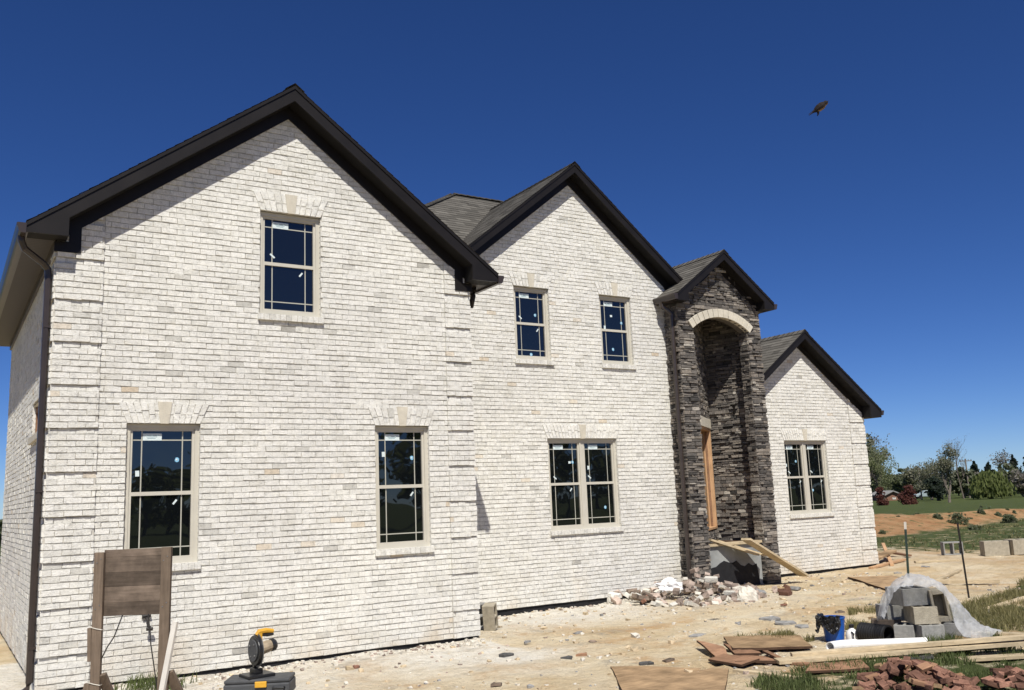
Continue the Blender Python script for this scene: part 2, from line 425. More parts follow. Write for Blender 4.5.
# ------------------------------------------------------------------ THE HOUSE
house = thing('brick_house', (0, 0, -.15), 'large two storey white brick house under construction with black eaves and dark stone entry', 'house')
CO = .0762; ZB = -.0942; BL = .2032; JT = .0125; JV = .0065
def frame(ox, oy, ux, uy, nx, ny):
    def L(u, d, z): return (ox+ux*u+nx*d, oy+uy*u+ny*d, z)
    return L
def subtract(iv, cuts):
    for a, b in cuts:
        out = []
        for p, q in iv:
            if b <= p or a >= q: out.append((p, q)); continue
            if a > p: out.append((p, a))
            if b < q: out.append((b, q))
        iv = out
    return iv
def tone_brick():
    r = random.random()
    if r < .004: return U_(.03, .1)
    if r < .06: return U_(.1, .3)
    if r < .992: return U_(.3, .92)
    return U_(.94, 1)
def brick_wall(L, u0, u1, zmax, span=None, openings=(), proud=None, parent=house, zb=ZB, edges=()):
    mb = MB(); k = 0; back = .03
    while True:
        z0 = zb+k*CO; z1 = z0+CO
        if z0 >= zmax: break
        zm = (z0+z1)/2
        a, b = span(z0+CO*.3) if span else (u0, u1)
        a, b = max(a, u0), min(b, u1)
        if b-a < .03: break
        cuts = [(o[0], o[1]) for o in openings if z0 >= o[2]-1e-4 and z0 < o[3]-1e-4]
        iv = subtract([(a, b)], cuts)
        for p, q in iv:
            mb.raw([L(p, -.013, z0), L(q, -.013, z0), L(q, -.013, z1), L(p, -.013, z1)], [(0, 1, 2, 3)], .5, 1)
        ivq = subtract(iv, [(e-.002, e+.002) for e in edges])
        if proud:
            for (qa, qb, qd) in proud(None, k):
                for p, q in iv:
                    c0, c1 = max(qa, p), min(qb, q)
                    if c1-c0 > .03: mb.raw([L(c0, qd-.011, z0), L(c1, qd-.011, z0), L(c1, qd-.011, z1), L(c0, qd-.011, z1), L(c0, -.01, z0), L(c1, -.01, z0), L(c1, -.01, z1), L(c0, -.01, z1)], [(0, 1, 2, 3), (1, 0, 4, 5), (3, 2, 6, 7), (2, 1, 5, 6), (0, 3, 7, 4)], .5, 1)
        off = (k % 2)*BL/2 + U_(-.012, .012)
        i0 = int((u0-off)/BL)-2; u = u0+off-BL
        while u < u1:
            bu0, bu1 = u+JV/2, u+BL-JV/2
            u += BL
            for p, q in ivq:
                c0, c1 = max(bu0, p), min(bu1, q)
                if c1-c0 < .025: continue
                pr = proud((c0+c1)/2, k) if proud else 0
                j = .0042
                d = pr + U_(-.003, .004)
                tl = U_(-.003, .003)
                wv = .0035*noise.noise(Vector((c0*1.3, k*.9, 3.1))); zz0, zz1 = z0+JT*U_(.25, .72)+wv, z1-JT*U_(.25, .72)+wv
                fr = [L(c0+U_(-j, j), d+tl, zz0+U_(-j, j)*1.2), L(c1+U_(-j, j), d-tl, zz0+U_(-j, j)*1.2), L(c1+U_(-j, j), d-tl, zz1+U_(-j, j)), L(c0+U_(-j, j), d+tl, zz1+U_(-j, j))]
                bk = [L(c0, -back, zz0), L(c1, -back, zz0), L(c1, -back, zz1), L(c0, -back, zz1)]
                mb.raw(fr+bk, [(0, 1, 2, 3), (1, 0, 4, 5), (2, 1, 5, 6), (3, 2, 6, 7), (0, 3, 7, 4)], tone_brick(), 0)
        k += 1
    # brick returns round the openings
    for (a, b, zs, zh) in openings:
        for (ua, ub) in ((a, a), (b, b)):
            z = zs
            while z < zh:
                mb.raw([L(ua, -.005, z), L(ua, -.16, z), L(ua, -.16, min(z+CO-.01, zh)), L(ua, -.005, min(z+CO-.01, zh))], [(0, 1, 2, 3)], tone_brick(), 0)
                z += CO
        mb.raw([L(a, -.005, zh+.02), L(b, -.005, zh+.02), L(b, -.16, zh+.02), L(a, -.16, zh+.02)], [(0, 1, 2, 3)], .4, 0)
    return mb.build('brick_wall', ['brick', 'mortar'], parent)

def jack_arch(L, uc, w, zh, key=True, hgt=.27):
    """flared flat arch of upright bricks over an opening with a limestone keystone"""
    mb = MB(); n = max(9, int(w/.075)); n += (n+1) % 2
    kb = .07
    def xb(t): return uc + (t-.5)*w
    def xt(t): return uc + (t-.5)*(w+.22)
    d0 = .010
    sides = [(i/n, (i+1)/n) for i in range(n)]
    for a, b in sides:
        m0 = (a+b)/2
        if key and abs(xb(m0)-uc) < kb*.9: continue
        spl = random.choice((.42, .5, .6))
        for (z0, z1) in ((0, spl), (spl, 1)):
            def X(t, zf, e): return xb(t)*(1-zf)+xt(t)*zf + e
            e = .006
            d = d0+U_(-.002, .004)
            zz0, zz1 = zh+.004+z0*hgt+.004, zh+z1*hgt-.004
            pts = [(X(a, z0, e), zz0), (X(b, z0, -e), zz0), (X(b, z1, -e), zz1), (X(a, z1, e), zz1)]
            fr = [L(u, d, z) for u, z in pts]; bk = [L(u, -.05, z) for u, z in pts]
            mb.raw(fr+bk, [(0, 1, 2, 3), (1, 0, 4, 5), (2, 1, 5, 6), (3, 2, 6, 7), (0, 3, 7, 4)], tone_brick(), 0)
    mb.raw([L(xb(0), -.004, zh+.002), L(xb(1), -.004, zh+.002), L(xt(1), -.004, zh+hgt), L(xt(0), -.004, zh+hgt)], [(0, 1, 2, 3)], .5, 1)
    ar = mb.build('jack_arch', ['brick', 'mortar'], house)
    if key:
        k = MB()
        pts = [(uc-kb*.75, zh+.001), (uc+kb*.75, zh+.001), (uc+kb*1.25, zh+hgt+.012), (uc-kb*1.25, zh+hgt+.012)]
        k.prism([L(u, .022, z) for u, z in pts], Vector(L(0, -.05, 0))-Vector(L(0, .022, 0)))
        k.build('keystone', 'lime', ar, fixn=True)

STK = [0]
def sash(L, w_, u0, u1, z0, z1, d, top, sides=(1, 1), stickers=True):
    """one sash: frame is part of the window frame; pane, grille and stickers are sub-parts"""
    p = MB(); p.lbox(L, u0, u1, d-.008, d, z0, z1); p.build('pane', 'glass', w_)
    g = MB(); b = .0075; ins = .115; dd = d+.003
    if sides[0]: g.lbox(L, u0+ins-b, u0+ins+b, d+.001, dd, z0, z1)
    if sides[1]: g.lbox(L, u1-ins-b, u1-ins+b, d+.001, dd, z0, z1)
    zc = z1-ins if top else z0+ins
    g.lbox(L, u0, u1, d+.0015, dd+.0005, zc-b, zc+b)
    g.build('grille', 'grille', w_)
    if not stickers: return
    k = STK[0]; STK[0] += 1
    rs = random.Random(100+k)
    def stk(uc, zc_, w, h, mat, ang=0, ink=False):
        s = MB(); ca, sa = math.cos(ang), math.sin(ang)
        def q(x, z, dz): return L(uc+x*ca-z*sa, d+dz, zc_+x*sa+z*ca)
        s.prism([q(-w, -h, .004), q(w, -h, .004), q(w, h, .004), q(-w, h, .004)], Vector(L(0, .0015, 0))-Vector(L(0, 0, 0)))
        o = s.build('sticker', mat, w_, fixn=True)
    def dot(uc, zc_, r):
        s = MB(); s.prism([L(uc+r*math.cos(i*.5236)*rs.uniform(.8, 1.15), d+.004, zc_+r*math.sin(i*.5236)*1.05) for i in range(12)], Vector(L(0, .0015, 0))-Vector(L(0, 0, 0)))
        s.build('sticker', 'sticker_blue', w_, fixn=True)
        s = MB(); s.prism([L(uc+.45*r*math.cos(i*.785)-.2*r, d+.0065, zc_+.45*r*math.sin(i*.785)+.1*r) for i in range(8)], Vector(L(0, .001, 0))-Vector(L(0, 0, 0)))
        s.build('sticker', 'sticker', w_, fixn=True)
    wd = u1-u0
    if top:
        stk(u0+wd*.33, z1-.075, .115, .045, 'sticker')
        s = MB()
        for i in range(3): s.lbox(L, u0+wd*.33-.085+i*.012, u0+wd*.33+.08-i*.02, d+.0062, d+.0068, z1-.058-i*.018, z1-.053-i*.018)
        s.build('sticker_print', 'ink', w_)
        if rs.random() < .7: stk(u0+rs.uniform(.03, .12), z1-rs.uniform(.26, .62), .024, .036, 'sticker', rs.uniform(-.1, .1))
        if rs.random() < .5: stk(u0+wd*rs.uniform(.34, .8), z1-rs.uniform(.3, .6), .028, .022, 'sticker', .05)
        if rs.random() < .55: dot(u1-rs.uniform(.09, .2), z1-rs.uniform(.22, .5), .030)
        if rs.random() < .4: stk(u0+rs.uniform(.08, .2), z0+.10, .042, .013, 'sticker', -.7)
    else:
        if rs.random() < .55: dot(u0+wd*rs.uniform(.15, .75), z1-rs.uniform(.1, .6), .031)
        if rs.random() < .5: stk(u1-rs.uniform(.1, .2), z1-.09, .036, .012, 'sticker', .9)

def window(L, u0, u1, zs, zh, double=False, stickers=True):
    """almond vinyl double-hung window set .06 back in its brick opening, over a brick sill"""
    o = Vector(L((u0+u1)/2, -.06, zs))
    mb = MB(); fwd = .055; z0 = zs+.075
    d0, d1 = -.135, -.055
    mb.lbox(L, u0, u0+fwd, d0, d1, z0, zh); mb.lbox(L, u1-fwd, u1, d0, d1, z0, zh)
    mb.lbox(L, u0+fwd, u1-fwd, d0, d1-.002, zh-fwd, zh); mb.lbox(L, u0+fwd, u1-fwd, d0, d1+.004, z0, z0+fwd+.015)
    bays = [(u0+fwd, u1-fwd)]
    if double:
        c = (u0+u1)/2; mb.lbox(L, c-.055, c+.055, d0, d1+.002, z0+fwd+.015, zh-fwd)
        bays = [(u0+fwd, c-.055), (c+.055, u1-fwd)]
    zt, zl = zh-fwd, z0+fwd+.015; zmid = (zt+zl)/2
    st = .032
    for a, b in bays:
        mb.lbox(L, a, b, d0, d1-.018, zmid-.024, zmid+.024)
        for (s0, s1, dd) in ((zmid+.024, zt, d1-.022), (zl, zmid-.024, d1-.012)):
            mb.lbox(L, a, a+st, d0, dd, s0, s1); mb.lbox(L, b-st, b, d0, dd, s0, s1)
        mb.lbox(L, a+st, b-st, d0, d1-.022, zt-st, zt); mb.lbox(L, a+st, b-st, d0, d1-.012, zl, zl+st)
    w_ = mb.build('window', 'frame', house, origin=o)
    for a, b in bays:
        sash(L, w_, a+st, b-st, zmid+.024, zt-st, d1-.05, True, stickers=stickers)
        sash(L, w_, a+st, b-st, zl+st, zmid-.024, d1-.042, False, stickers=stickers)
    # rowlock sill
    s = MB(); ua, ub = u0-.03, u1+.03; n = int((ub-ua)/.075); st_ = (ub-ua)/n
    for i in range(n):
        s.lbox(L, ua+i*st_+.003, ua+(i+1)*st_-.003, -.12, .042+U_(-.002, .002), zs+.002, zs+.088, U_(.12, .6), 0)
    s.lbox(L, ua+.004, ub-.004, -.13, .034, zs+.006, zs+.080, .5, 1)
    s.build('window_sill', ['brick', 'mortar'], w_)
    return w_

def quoin(sides):
    def f(u, k):
        if u is None: return [(a+.004, b-.004, .026) for a, b in sides] if (k-4) % 7 != 0 else []
        for a, b in sides:
            if a <= u <= b: return .026 if (k-4) % 7 != 0 else 0.0
        return 0.0
    return f
# facade planes
LF = frame(0, 0, 1, 0, 0, -1)          # left block front
LM = frame(0, 2.41, 1, 0, 0, -1)       # middle front
LR = frame(0, 2.94, 1, 0, 0, -1)       # right block front
LS = frame(0, 0, 0, 1, -1, 0)          # left side wall, u = y
WL = 5.893
H1, S1, H2, S2 = 3.017, 1.166, 6.045, 4.468
def gable_span(xc, za, s): return lambda z: (xc-(za-z)/s, xc+(za-z)/s)

w1, w2, w3 = (.878, 1.781), (4.245, 5.120), (2.548, 3.435)
brick_wall(LF, 0, WL, 7.6, gable_span(2.947, 7.60, .745), [(*w1, S1, H1), (*w2, S1, H1), (*w3, S2, H2)], quoin([(0, .545), (5.44, WL)]), edges=(.545, 5.44))
w4, w5, w6 = (8.265, 9.10), (10.37, 11.21), (8.91, 10.62)
brick_wall(LM, 4.6, 12.2, 8.33, gable_span(9.71, 8.38, .80), [(*w4, S2, H2-.03), (*w5, S2, H2-.03), (*w6, S1, H1)])
w7 = (16.17, 17.69)
brick_wall(LR, 14.5, 19.24, 5.43, gable_span(16.92, 5.44, .72), [(*w7, S1, H1)], quoin([(18.66, 19.24)]), edges=(18.66,))
ws = (.95, 2.35, 2.91, 3.43)
brick_wall(LS, .0, 8.0, 5.29, None, [ws], quoin([(0, .5)]))
for L_, w_, zs, zh, db in ((LF, w1, S1, H1, 0), (LF, w2, S1, H1, 0), (LF, w3, S2, H2, 0), (LM, w4, S2, H2-.03, 0), (LM, w5, S2, H2-.03, 0), (LM, w6, S1, H1, 1), (LR, w7, S1, H1, 1)):
    window(L_, w_[0], w_[1], zs, zh, bool(db))
    jack_arch(L_, (w_[0]+w_[1])/2, w_[1]-w_[0], zh)
# small high window in the left side wall with a red-brown wooden head
mb = MB(); mb.lbox(LS, ws[0], ws[1], -.13, -.04, ws[3]-.07, ws[3]); mb.lbox(LS, ws[0], ws[0]+.06, -.13, -.04, ws[2]+.08, ws[3]-.07); mb.lbox(LS, ws[1]-.06, ws[1], -.13, -.04, ws[2]+.08, ws[3]-.07)
sw = mb.build('window', 'plyred', house)
mb = MB(); mb.lbox(LS, ws[0]+.06, ws[1]-.06, -.12, -.10, ws[2]+.08, ws[3]-.07); mb.build('pane', 'glass', sw)
mb = MB(); mb.lbox(LS, ws[0]-.03, ws[1]+.03, -.13, .045, ws[2], ws[2]+.085); mb.build('window_sill', 'lime', sw)

# plain walls that face away from the street
mb = MB()
mb.face([(WL, .03, -.3), (WL, 2.44, -.3), (WL, 2.44, 5.4), (WL, .03, 5.4)])
mb.face([(.03, 8, -.3), (.03, 8, 5.3), (5.5, 8, 5.3), (5.5, 8, -.3)]); mb.face([(.03, 8, 5.3), (2.947, 8, 7.5), (5.5, 8, 5.3)])
mb.face([(5.5, 8, -.3), (5.5, 8, 6.3), (5.5, 9.2, 6.3), (5.5, 9.2, -.3)]); mb.face([(5.5, 9.2, -.3), (5.5, 9.2, 6.3), (12.2, 9.2, 6.3), (12.2, 9.2, -.3)])
mb.face([(12.2, 2.5, -.3), (12.2, 9.2, -.3), (12.2, 9.2, 6.3), (12.2, 2.5, 6.3)])
mb.face([(5.5, 2.5, 5.2), (5.5, 8, 5.2), (5.5, 8, 6.3), (5.5, 2.5, 6.3)])
mb.face([(19.21, 2.97, -.3), (19.21, 9, -.3), (19.21, 9, 3.6), (19.21, 2.97, 3.6)]); mb.face([(12.2, 9, -.3), (12.2, 9, 3.6), (19.21, 9, 3.6), (19.21, 9, -.3)])
mb.face([(14.6, 9, 3.6), (16.92, 9, 5.3), (19.21, 9, 3.6)])
mb.build('brick_wall', 'brick', house)
# black damp-proofed foundation showing under the brick
mb = MB()
mb.box(.03, WL-.03, .03, .3, -.5, ZB+.004); mb.box(.03, .3, .3, 8, -.5, ZB+.004); mb.box(WL-.3, WL-.03, .3, 2.5, -.5, ZB+.004)
mb.box(WL-.3, 12.2, 2.445, 2.7, -.5, ZB+.004); mb.box(14.5, 19.2, 2.975, 3.2, -.5, ZB+.004); mb.box(18.9, 19.2, 3.2, 9, -.5, ZB+.004)
mb.build('foundation', 'black', house)

# ---- roofs
def slope(mb, P, ud, vd, slen, urange, course=.14, tab=.30):
    """shingle courses on one roof plane: P corner, ud along the eave, vd up the slope, urange(s)->(ua,ub)"""
    P, ud, vd = Vector(P), Vector(ud).normalized(), Vector(vd).normalized(); n = ud.cross(vd)
    if n.z < 0: n = -n
    s = 0.; k = 0
    while s < slen-.01:
        e = min(s+course, slen)
        a, b = urange(s); a2, b2 = urange(e)
        lo, hi = min(a, a2), max(b, b2)
        u = lo + (-U_(0, tab))
        while u < hi:
            w = tab*U_(.6, 1.3); c0, c1 = max(u, lo), min(u+w, hi); u += w
            if c1-c0 < .01: continue
            def cl(x, aa, bb): return max(aa, min(bb, x))
            p0, p1 = cl(c0, a, b), cl(c1, a, b); q0, q1 = cl(c0, a2, b2), cl(c1, a2, b2)
            rs = .009+U_(0, .005)
            A = P+ud*p0+vd*s+n*rs; B = P+ud*p1+vd*s+n*rs; C = P+ud*q1+vd*e+n*.004; D = P+ud*q0+vd*e+n*.004
            t = min(1, max(0, random.gauss(.5, .22)))
            mb.raw([A, B, C, D, A-n*.018, B-n*.018], [(0, 1, 2, 3), (4, 5, 1, 0)], t, 0)
        s = e; k += 1

def gable_roof(xc, za, s, hl, hr, yf, yb, yw, boxl, boxr, drop, gut=(1, 1), fascia=.225, clipL=None, zbox=None, frieze=.18):
    """front-facing gable: shingles, rake boards with boxed returns, soffits, frieze, gutters"""
    cs = 1/math.hypot(1, s)
    mb = MB()
    for sg, hs in ((-1, hl), (1, hr)):
        P = (xc+sg*hs, yf-.02, za-s*hs); ln = hs/cs
        slope(mb, P, (0, 1, 0), (-sg*cs, 0, s*cs), ln, lambda t: (0, yb-yf+.02))
        # deck under the shingles
        mb.hexa([(xc, yf+.02, za-.05), (xc, yb, za-.05), (xc+sg*hs, yb, za-s*hs-.05), (xc+sg*hs, yf+.02, za-s*hs-.05), (xc, yf+.02, za-.004), (xc, yb, za-.004), (xc+sg*hs, yb, za-s*hs-.004), (xc+sg*hs, yf+.02, za-s*hs-.004)], .2, 1)
    # ridge cap
    y = yf-.02
    while y < yb:
        e = min(y+.16, yb); t = random.gauss(.5, .2)
        for sg in (-1, 1): mb.face([(xc, y, za+.034), (xc, e, za+.022), (xc+sg*.14, e, za+.022-.14*s), (xc+sg*.14, y, za+.034-.14*s)], max(0, min(1, t)))
        y = e
    mb.build('gable_roof', ['shingle', 'bronze'], house)
    # rake boards
    for sg, hs, bx in ((-1, hl, boxl), (1, hr, boxr)):
        fa = fascia
        zt = lambda h: za-s*h-.006
        zbx = zbox if zbox is not None else zt(hs)-.16
        pts = [(0, zt(0)), (hs, zt(hs)), (hs, zbx)]
        if bx: pts += [(hs-bx, zbx), (hs-bx, zt(hs-bx)-fa)]
        else:
            hh = hs if zt(hs)-fa >= zbx else (za-.006-fa-zbx)/s
            pts += [(min(hs, hh), max(zbx, zt(hs)-fa))]
        pts += [(0, zt(0)-fa)]
        r = MB(); r.prism([(xc+sg*h, yf, z) for h, z in pts], (0, .028, 0))
        # thin drip edge along the top
        r.prism([(xc, yf-.014, zt(0)+.004), (xc+sg*hs, yf-.014, zt(hs)+.004), (xc+sg*hs, yf-.014, zt(hs)-.045), (xc, yf-.014, zt(0)-.045)], (0, .013, 0))
        # smooth second step of the fascia wrap
        rk = r.build('rake_board', 'bronze', house, fixn=True)
        so = MB()
        zs_ = lambda h: za-s*h-fa+.02
        he = hs-bx if bx else hs
        so.prism([(xc, yf+.03, zs_(0)), (xc+sg*he, yf+.03, zs_(he)), (xc+sg*he, yf+.03, zs_(he)-.012), (xc, yf+.03, zs_(0)-.012)], (0, yw-yf-.03+.02, 0))
        if bx:   # boxed eave return
            so.prism([(xc+sg*(hs-bx), yf+.03, zbx+.003), (xc+sg*hs, yf+.03, zbx+.003), (xc+sg*hs, yf+.03, zt(hs)-.06), (xc+sg*(hs-bx), yf+.03, zt(hs-bx)-.06)], (0, yw-yf-.032, 0))
        so.build('rake_soffit', 'soffit_shaded', house, fixn=True)
        fr = MB(); hw = hs-(bx if bx else .1)+.04
        fr.prism([(xc, yw-.034, zs_(0)-.013), (xc+sg*hw, yw-.034, zs_(hw)-.013), (xc+sg*hw, yw-.034, zs_(hw)-.013-frieze), (xc, yw-.034, zs_(0)-.013-frieze)], (0, .030, 0))
        fr.build('frieze_board', 'bronze', house, fixn=True)
    # eaves running back: fascia, soffit, gutter
    for sg, hs, g, wallx in ((-1, hl, gut[0], drop[0]), (1, hr, gut[1], drop[1])):
        if not g: continue
        ze = za-s*hs-.006; x = xc+sg*hs
        zbx = zbox if zbox is not None else ze-.16
        e = MB(); e.box(min(x, x-sg*.02), max(x, x-sg*.02), yf+.03, yb, zbx, ze-.03); e.build('eave_fascia', 'bronze2', house)
        e = MB(); e.box(min(x-sg*.02, wallx), max(x-sg*.02, wallx), yf+.03 if abs(sg) else 0, yb, zbx+.006, zbx+.02); e.build('eave_soffit', 'soffit', house)
        gm = MB(); prof = [(.002, .0), (.10, 0.0), (.108, -.012), (.108, -.032), (.092, -.06), (.082, -.105), (.060, -.125), (.002, -.125)]
        zg = ze-.012
        gm.prism([(x+sg*a, yf-.012, zg+b) for a, b in prof], (0, yb-yf, 0))
        gm.build('gutter', 'bronze2', house, fixn=True)

# left wing, middle, right block, porch
gable_roof(2.947, 7.875, .745, 3.31, 3.31, -.30, 8.3, 0, .46, .46, (0, WL), zbox=5.285)
gable_roof(9.71, 8.69, .80, 2.80, 2.78, 2.13, 5.9, 2.41, 0, 0, (7.3, 12.2), gut=(0, 1), fascia=.20, zbox=6.20, frieze=.20)
gable_roof(16.92, 5.72, .72, 2.64, 2.67, 2.64, 9.2, 2.94, 0, .42, (14.6, 19.24), gut=(0, 1), zbox=3.60, fascia=.20, frieze=.18)
gable_roof(13.40, 7.13, .735, 1.46, 1.46, 1.73, 6.2, 2.02, .32, .30, (12.16, 14.62), zbox=5.90, fascia=.20, frieze=.15)
# main hip roof behind
mb = MB(); cs = 1/math.hypot(1, .8)
zr, xr0, xr1, yr = 9.08, 8.93, 10.3, 6.0
ze, ye0, ye1, xe0, xe1 = 6.4, 2.62, 9.4, 4.5, 12.55
sl = (yr-ye0)/cs
def hip(P, ud, vd, slen, full, a1, b1):
    slope(mb, P, ud, vd, slen, lambda t: (a1*t/slen, full-(full-b1)*t/slen))
hip((xe0, ye0, ze), (1, 0, 0), (0, cs, .8*cs), sl, xe1-xe0, xr0-xe0, xr1-xe0)
hip((xe0, ye1, ze), (1, 0, 0), (0, -cs, .8*cs), sl, xe1-xe0, xr0-xe0, xr1-xe0)
d = Vector((xr0-xe0, 0, zr-ze)); hip((xe0, ye0, ze), (0, 1, 0), d, d.length, ye1-ye0, yr-ye0, yr-ye0)
d = Vector((xr1-xe1, 0, zr-ze)); hip((xe1, ye0, ze), (0, 1, 0), d, d.length, ye1-ye0, yr-ye0, yr-ye0)
for (a, b) in (((xr0, yr, zr), (xr1, yr, zr)), ((xe0, ye0, ze), (xr0, yr, zr)), ((xe1, ye0, ze), (xr1, yr, zr)), ((xe0, ye1, ze), (xr0, yr, zr)), ((xe1, ye1, ze), (xr1, yr, zr))):
    a, b = Vector(a), Vector(b); n = int((b-a).length/.16)
    for i in range(n):
        p, q = a+(b-a)*i/n, a+(b-a)*(i+1)/n
        mb.bar(p+Vector((0, 0, .022)), q+Vector((0, 0, .012)), .22, .02, (0, 0, 1), max(0, min(1, random.gauss(.45, .2))))
mb.build('hip_roof', 'shingle', house)
mb = MB(); mb.box(xe0+.05, xe1-.05, ye0+.05, ye1-.05, ze-.12, ze-.02); mb.build('eave_soffit', 'soffit', house)

# dark returns of frieze wrapping the wall under the left wing's boxed eaves
for a, b, c, d_ in ((-.03, .27, .13, .27), (WL-.27, WL+.03, WL-.27, WL-.13)):
    mb = MB(); mb.box(a, b, -.040, -.002, 5.15, 5.282); mb.box(c, d_, -.040, -.002, 5.282, 5.62); mb.build('frieze_board', 'bronze', house)
mb = MB(); mb.box(-.034, -.004, .0, 8, 5.17, 5.282); mb.build('frieze_board', 'bronze2', house)
# downspouts
def downspout(pts, w=.075, t=.055, mat='bronze2', straps=()):
    mb = MB(); mb.tube(pts, w/2, 8); o = mb.build('downspout', mat, house)
    for (x, y, z) in straps:
        s = MB(); s.box(x-.045, x+.05, y-.045, y+.045, z-.012, z+.012); s.build('strap', mat, o)
downspout([(-.40, -.10, 5.30), (-.40, -.10, 5.22), (-.36, -.075, 5.13), (-.14, .03, 4.99), (-.085, .06, 4.93), (-.075, .065, 4.85), (-.075, .065, .02), (-.10, .045, -.06), (-.17, .0, -.10)], .085, straps=[(-.06, .065, 4.2), (-.06, .065, 2.2), (-.06, .065, .4)])
downspout([(6.08, .16, 5.30), (6.07, .15, 5.22), (6.035, .12, 5.14), (6.02, .13, 5.06), (6.03, .2, 4.96)], .085, mat='bronze')
downspout([(11.87, 2.19, 5.93), (11.88, 2.19, 5.84), (12.02, 2.14, 5.74), (12.085, 2.12, 5.66), (12.085, 2.12, 5.5), (12.085, 2.12, .1), (12.04, 2.05, -.06)], .10, straps=[(12.1, 2.12, 4.2), (12.1, 2.12, 1.2)])

# ---- stone entry
def ledger(mb, L, z0, z1, spans, parent=None, dmax=.05):
    """random ashlar of thin stones; spans(z) -> solid intervals"""
    z = z0
    while z < z1:
        h = random.choice((.035, .045, .05, .06, .07, .085)); zz = min(z+h, z1)
        for p, q in spans((z+zz)/2):
            mb.raw([L(p, .0, z), L(q, .0, z), L(q, .0, zz), L(p, .0, zz)], [(0, 1, 2, 3)], .5, 1)
            u = p
            while u < q-.001:
                w = U_(.07, .30)
                e = min(u+w, q)
                if q-e < .07: e = q
                d = U_(.008, dmax); j = .006; g = .004
                a0, a1, b0, b1 = u+g, e-g, z+g*.7, zz-g*.7
                if u == p: a0 = u-U_(0, .02)
                if e == q: a1 = e+U_(0, .02)
                ti = U_(-.012, .012)
                fr = [L(a0+U_(0, j), d+ti, b0+U_(0, j)), L(a1-U_(0, j), d-ti, b0+U_(0, j)), L(a1-U_(0, j), d-ti+U_(-.01, .006), b1-U_(0, j)), L(a0+U_(0, j), d+ti+U_(-.01, .006), b1-U_(0, j))]
                bk = [L(a0, -.02, b0), L(a1, -.02, b0), L(a1, -.02, b1), L(a0, -.02, b1)]
                t = min(1, max(0, random.gauss(.5, .25)))
                mb.raw(fr+bk, [(0, 1, 2, 3), (1, 0, 4, 5), (2, 1, 5, 6), (3, 2, 6, 7), (0, 3, 7, 4)], t, 0)
                u = e
        z = zz
PX0, PX1, OX0, OX1 = 12.16, 14.62, 12.57, 14.23
PY = 2.02; SPR = 5.40; RISE = .27
AR = (((OX1-OX0)/2)**2+RISE**2)/(2*RISE); AC = (OX0+OX1)/2; AZ = SPR+RISE-AR
FLOOR = .74
def front_span(z):
    a, b = PX0, PX1
    if z > 5.9: a, b = max(a, 13.40-(6.93-z)/.735), min(b, 13.40+(6.93-z)/.735)
    if z < SPR: return [(a, OX0), (OX1, b)]
    if z < AZ+AR:
        h = math.sqrt(max(0, AR*AR-(z-AZ)**2)); return [(a, AC-h), (AC+h, b)]
    return [(a, b)] if b-a > .05 else []
mb = MB(); ledger(mb, frame(0, PY, 1, 0, 0, -1), -.3, 6.92, front_span); mb.build('stone_front', ['stone', 'stonegap'], house)
mb = MB(); ledger(mb, frame(PX0, 0, 0, 1, -1, 0), -.3, 6.0, lambda z: [(PY, 2.40)]); mb.build('stone_return', ['stone', 'stonegap'], house)
mb = MB(); ledger(mb, frame(PX1, 0, 0, 1, 1, 0), -.3, 6.0, lambda z: [(PY, 2.93)]); mb.build('stone_return', ['stone', 'stonegap'], house)
# inner reveals of the opening and the back of the front wall
TH = .23
for ox_, s_ in ((OX0, 1), (OX1, -1)):
    mb = MB(); ledger(mb, frame(ox_, 0, 0, 1, s_, 0), -.3, SPR, lambda z: [(PY, PY+TH)], dmax=.03); mb.build('stone_reveal', ['stone', 'stonegap'], house)
mb = MB(); n = 16
arc = [(AC+AR*math.sin(a), AZ+AR*math.cos(a)) for a in [(-1+2*i/n)*math.asin((OX1-OX0)/2/AR) for i in range(n+1)]]
for (x0, z0), (x1, z1) in zip(arc, arc[1:]):
    mb.face([(x0, PY-.01, z0), (x1, PY-.01, z1), (x1, PY+TH, z1), (x0, PY+TH, z0)], .4)
    mb.face([(x0, PY+TH, z0), (x1, PY+TH, z1), (x1, PY+TH, 5.9), (x0, PY+TH, 5.9)], .4)
mb.face([(PX0, PY+TH, -.3), (OX0, PY+TH, -.3), (OX0, PY+TH, 5.9), (PX0, PY+TH, 5.9)], .3); mb.face([(OX1, PY+TH, -.3), (PX1, PY+TH, -.3), (PX1, PY+TH, 5.9), (OX1, PY+TH, 5.9)], .3)
mb.build('arch_reveal', 'stone', house)
# limestone arch ring of voussoirs
mb = MB(); amax = math.asin((OX1-OX0)/2/AR)*1.06; n = 13
for i in range(n):
    a0, a1 = -amax+2*amax*i/n+.0035, -amax+2*amax*(i+1)/n-.0035
    P = lambda a, r: (AC+r*math.sin(a), PY-.062, AZ+r*math.cos(a))
    mb.prism([P(a0, AR-.004), P(a1, AR-.004), P(a1, AR+.185), P(a0, AR+.185)], (0, .13, 0), U_(.3, .8))
mb.build('arch_ring', 'lime', house, fixn=True, bevel=.006)
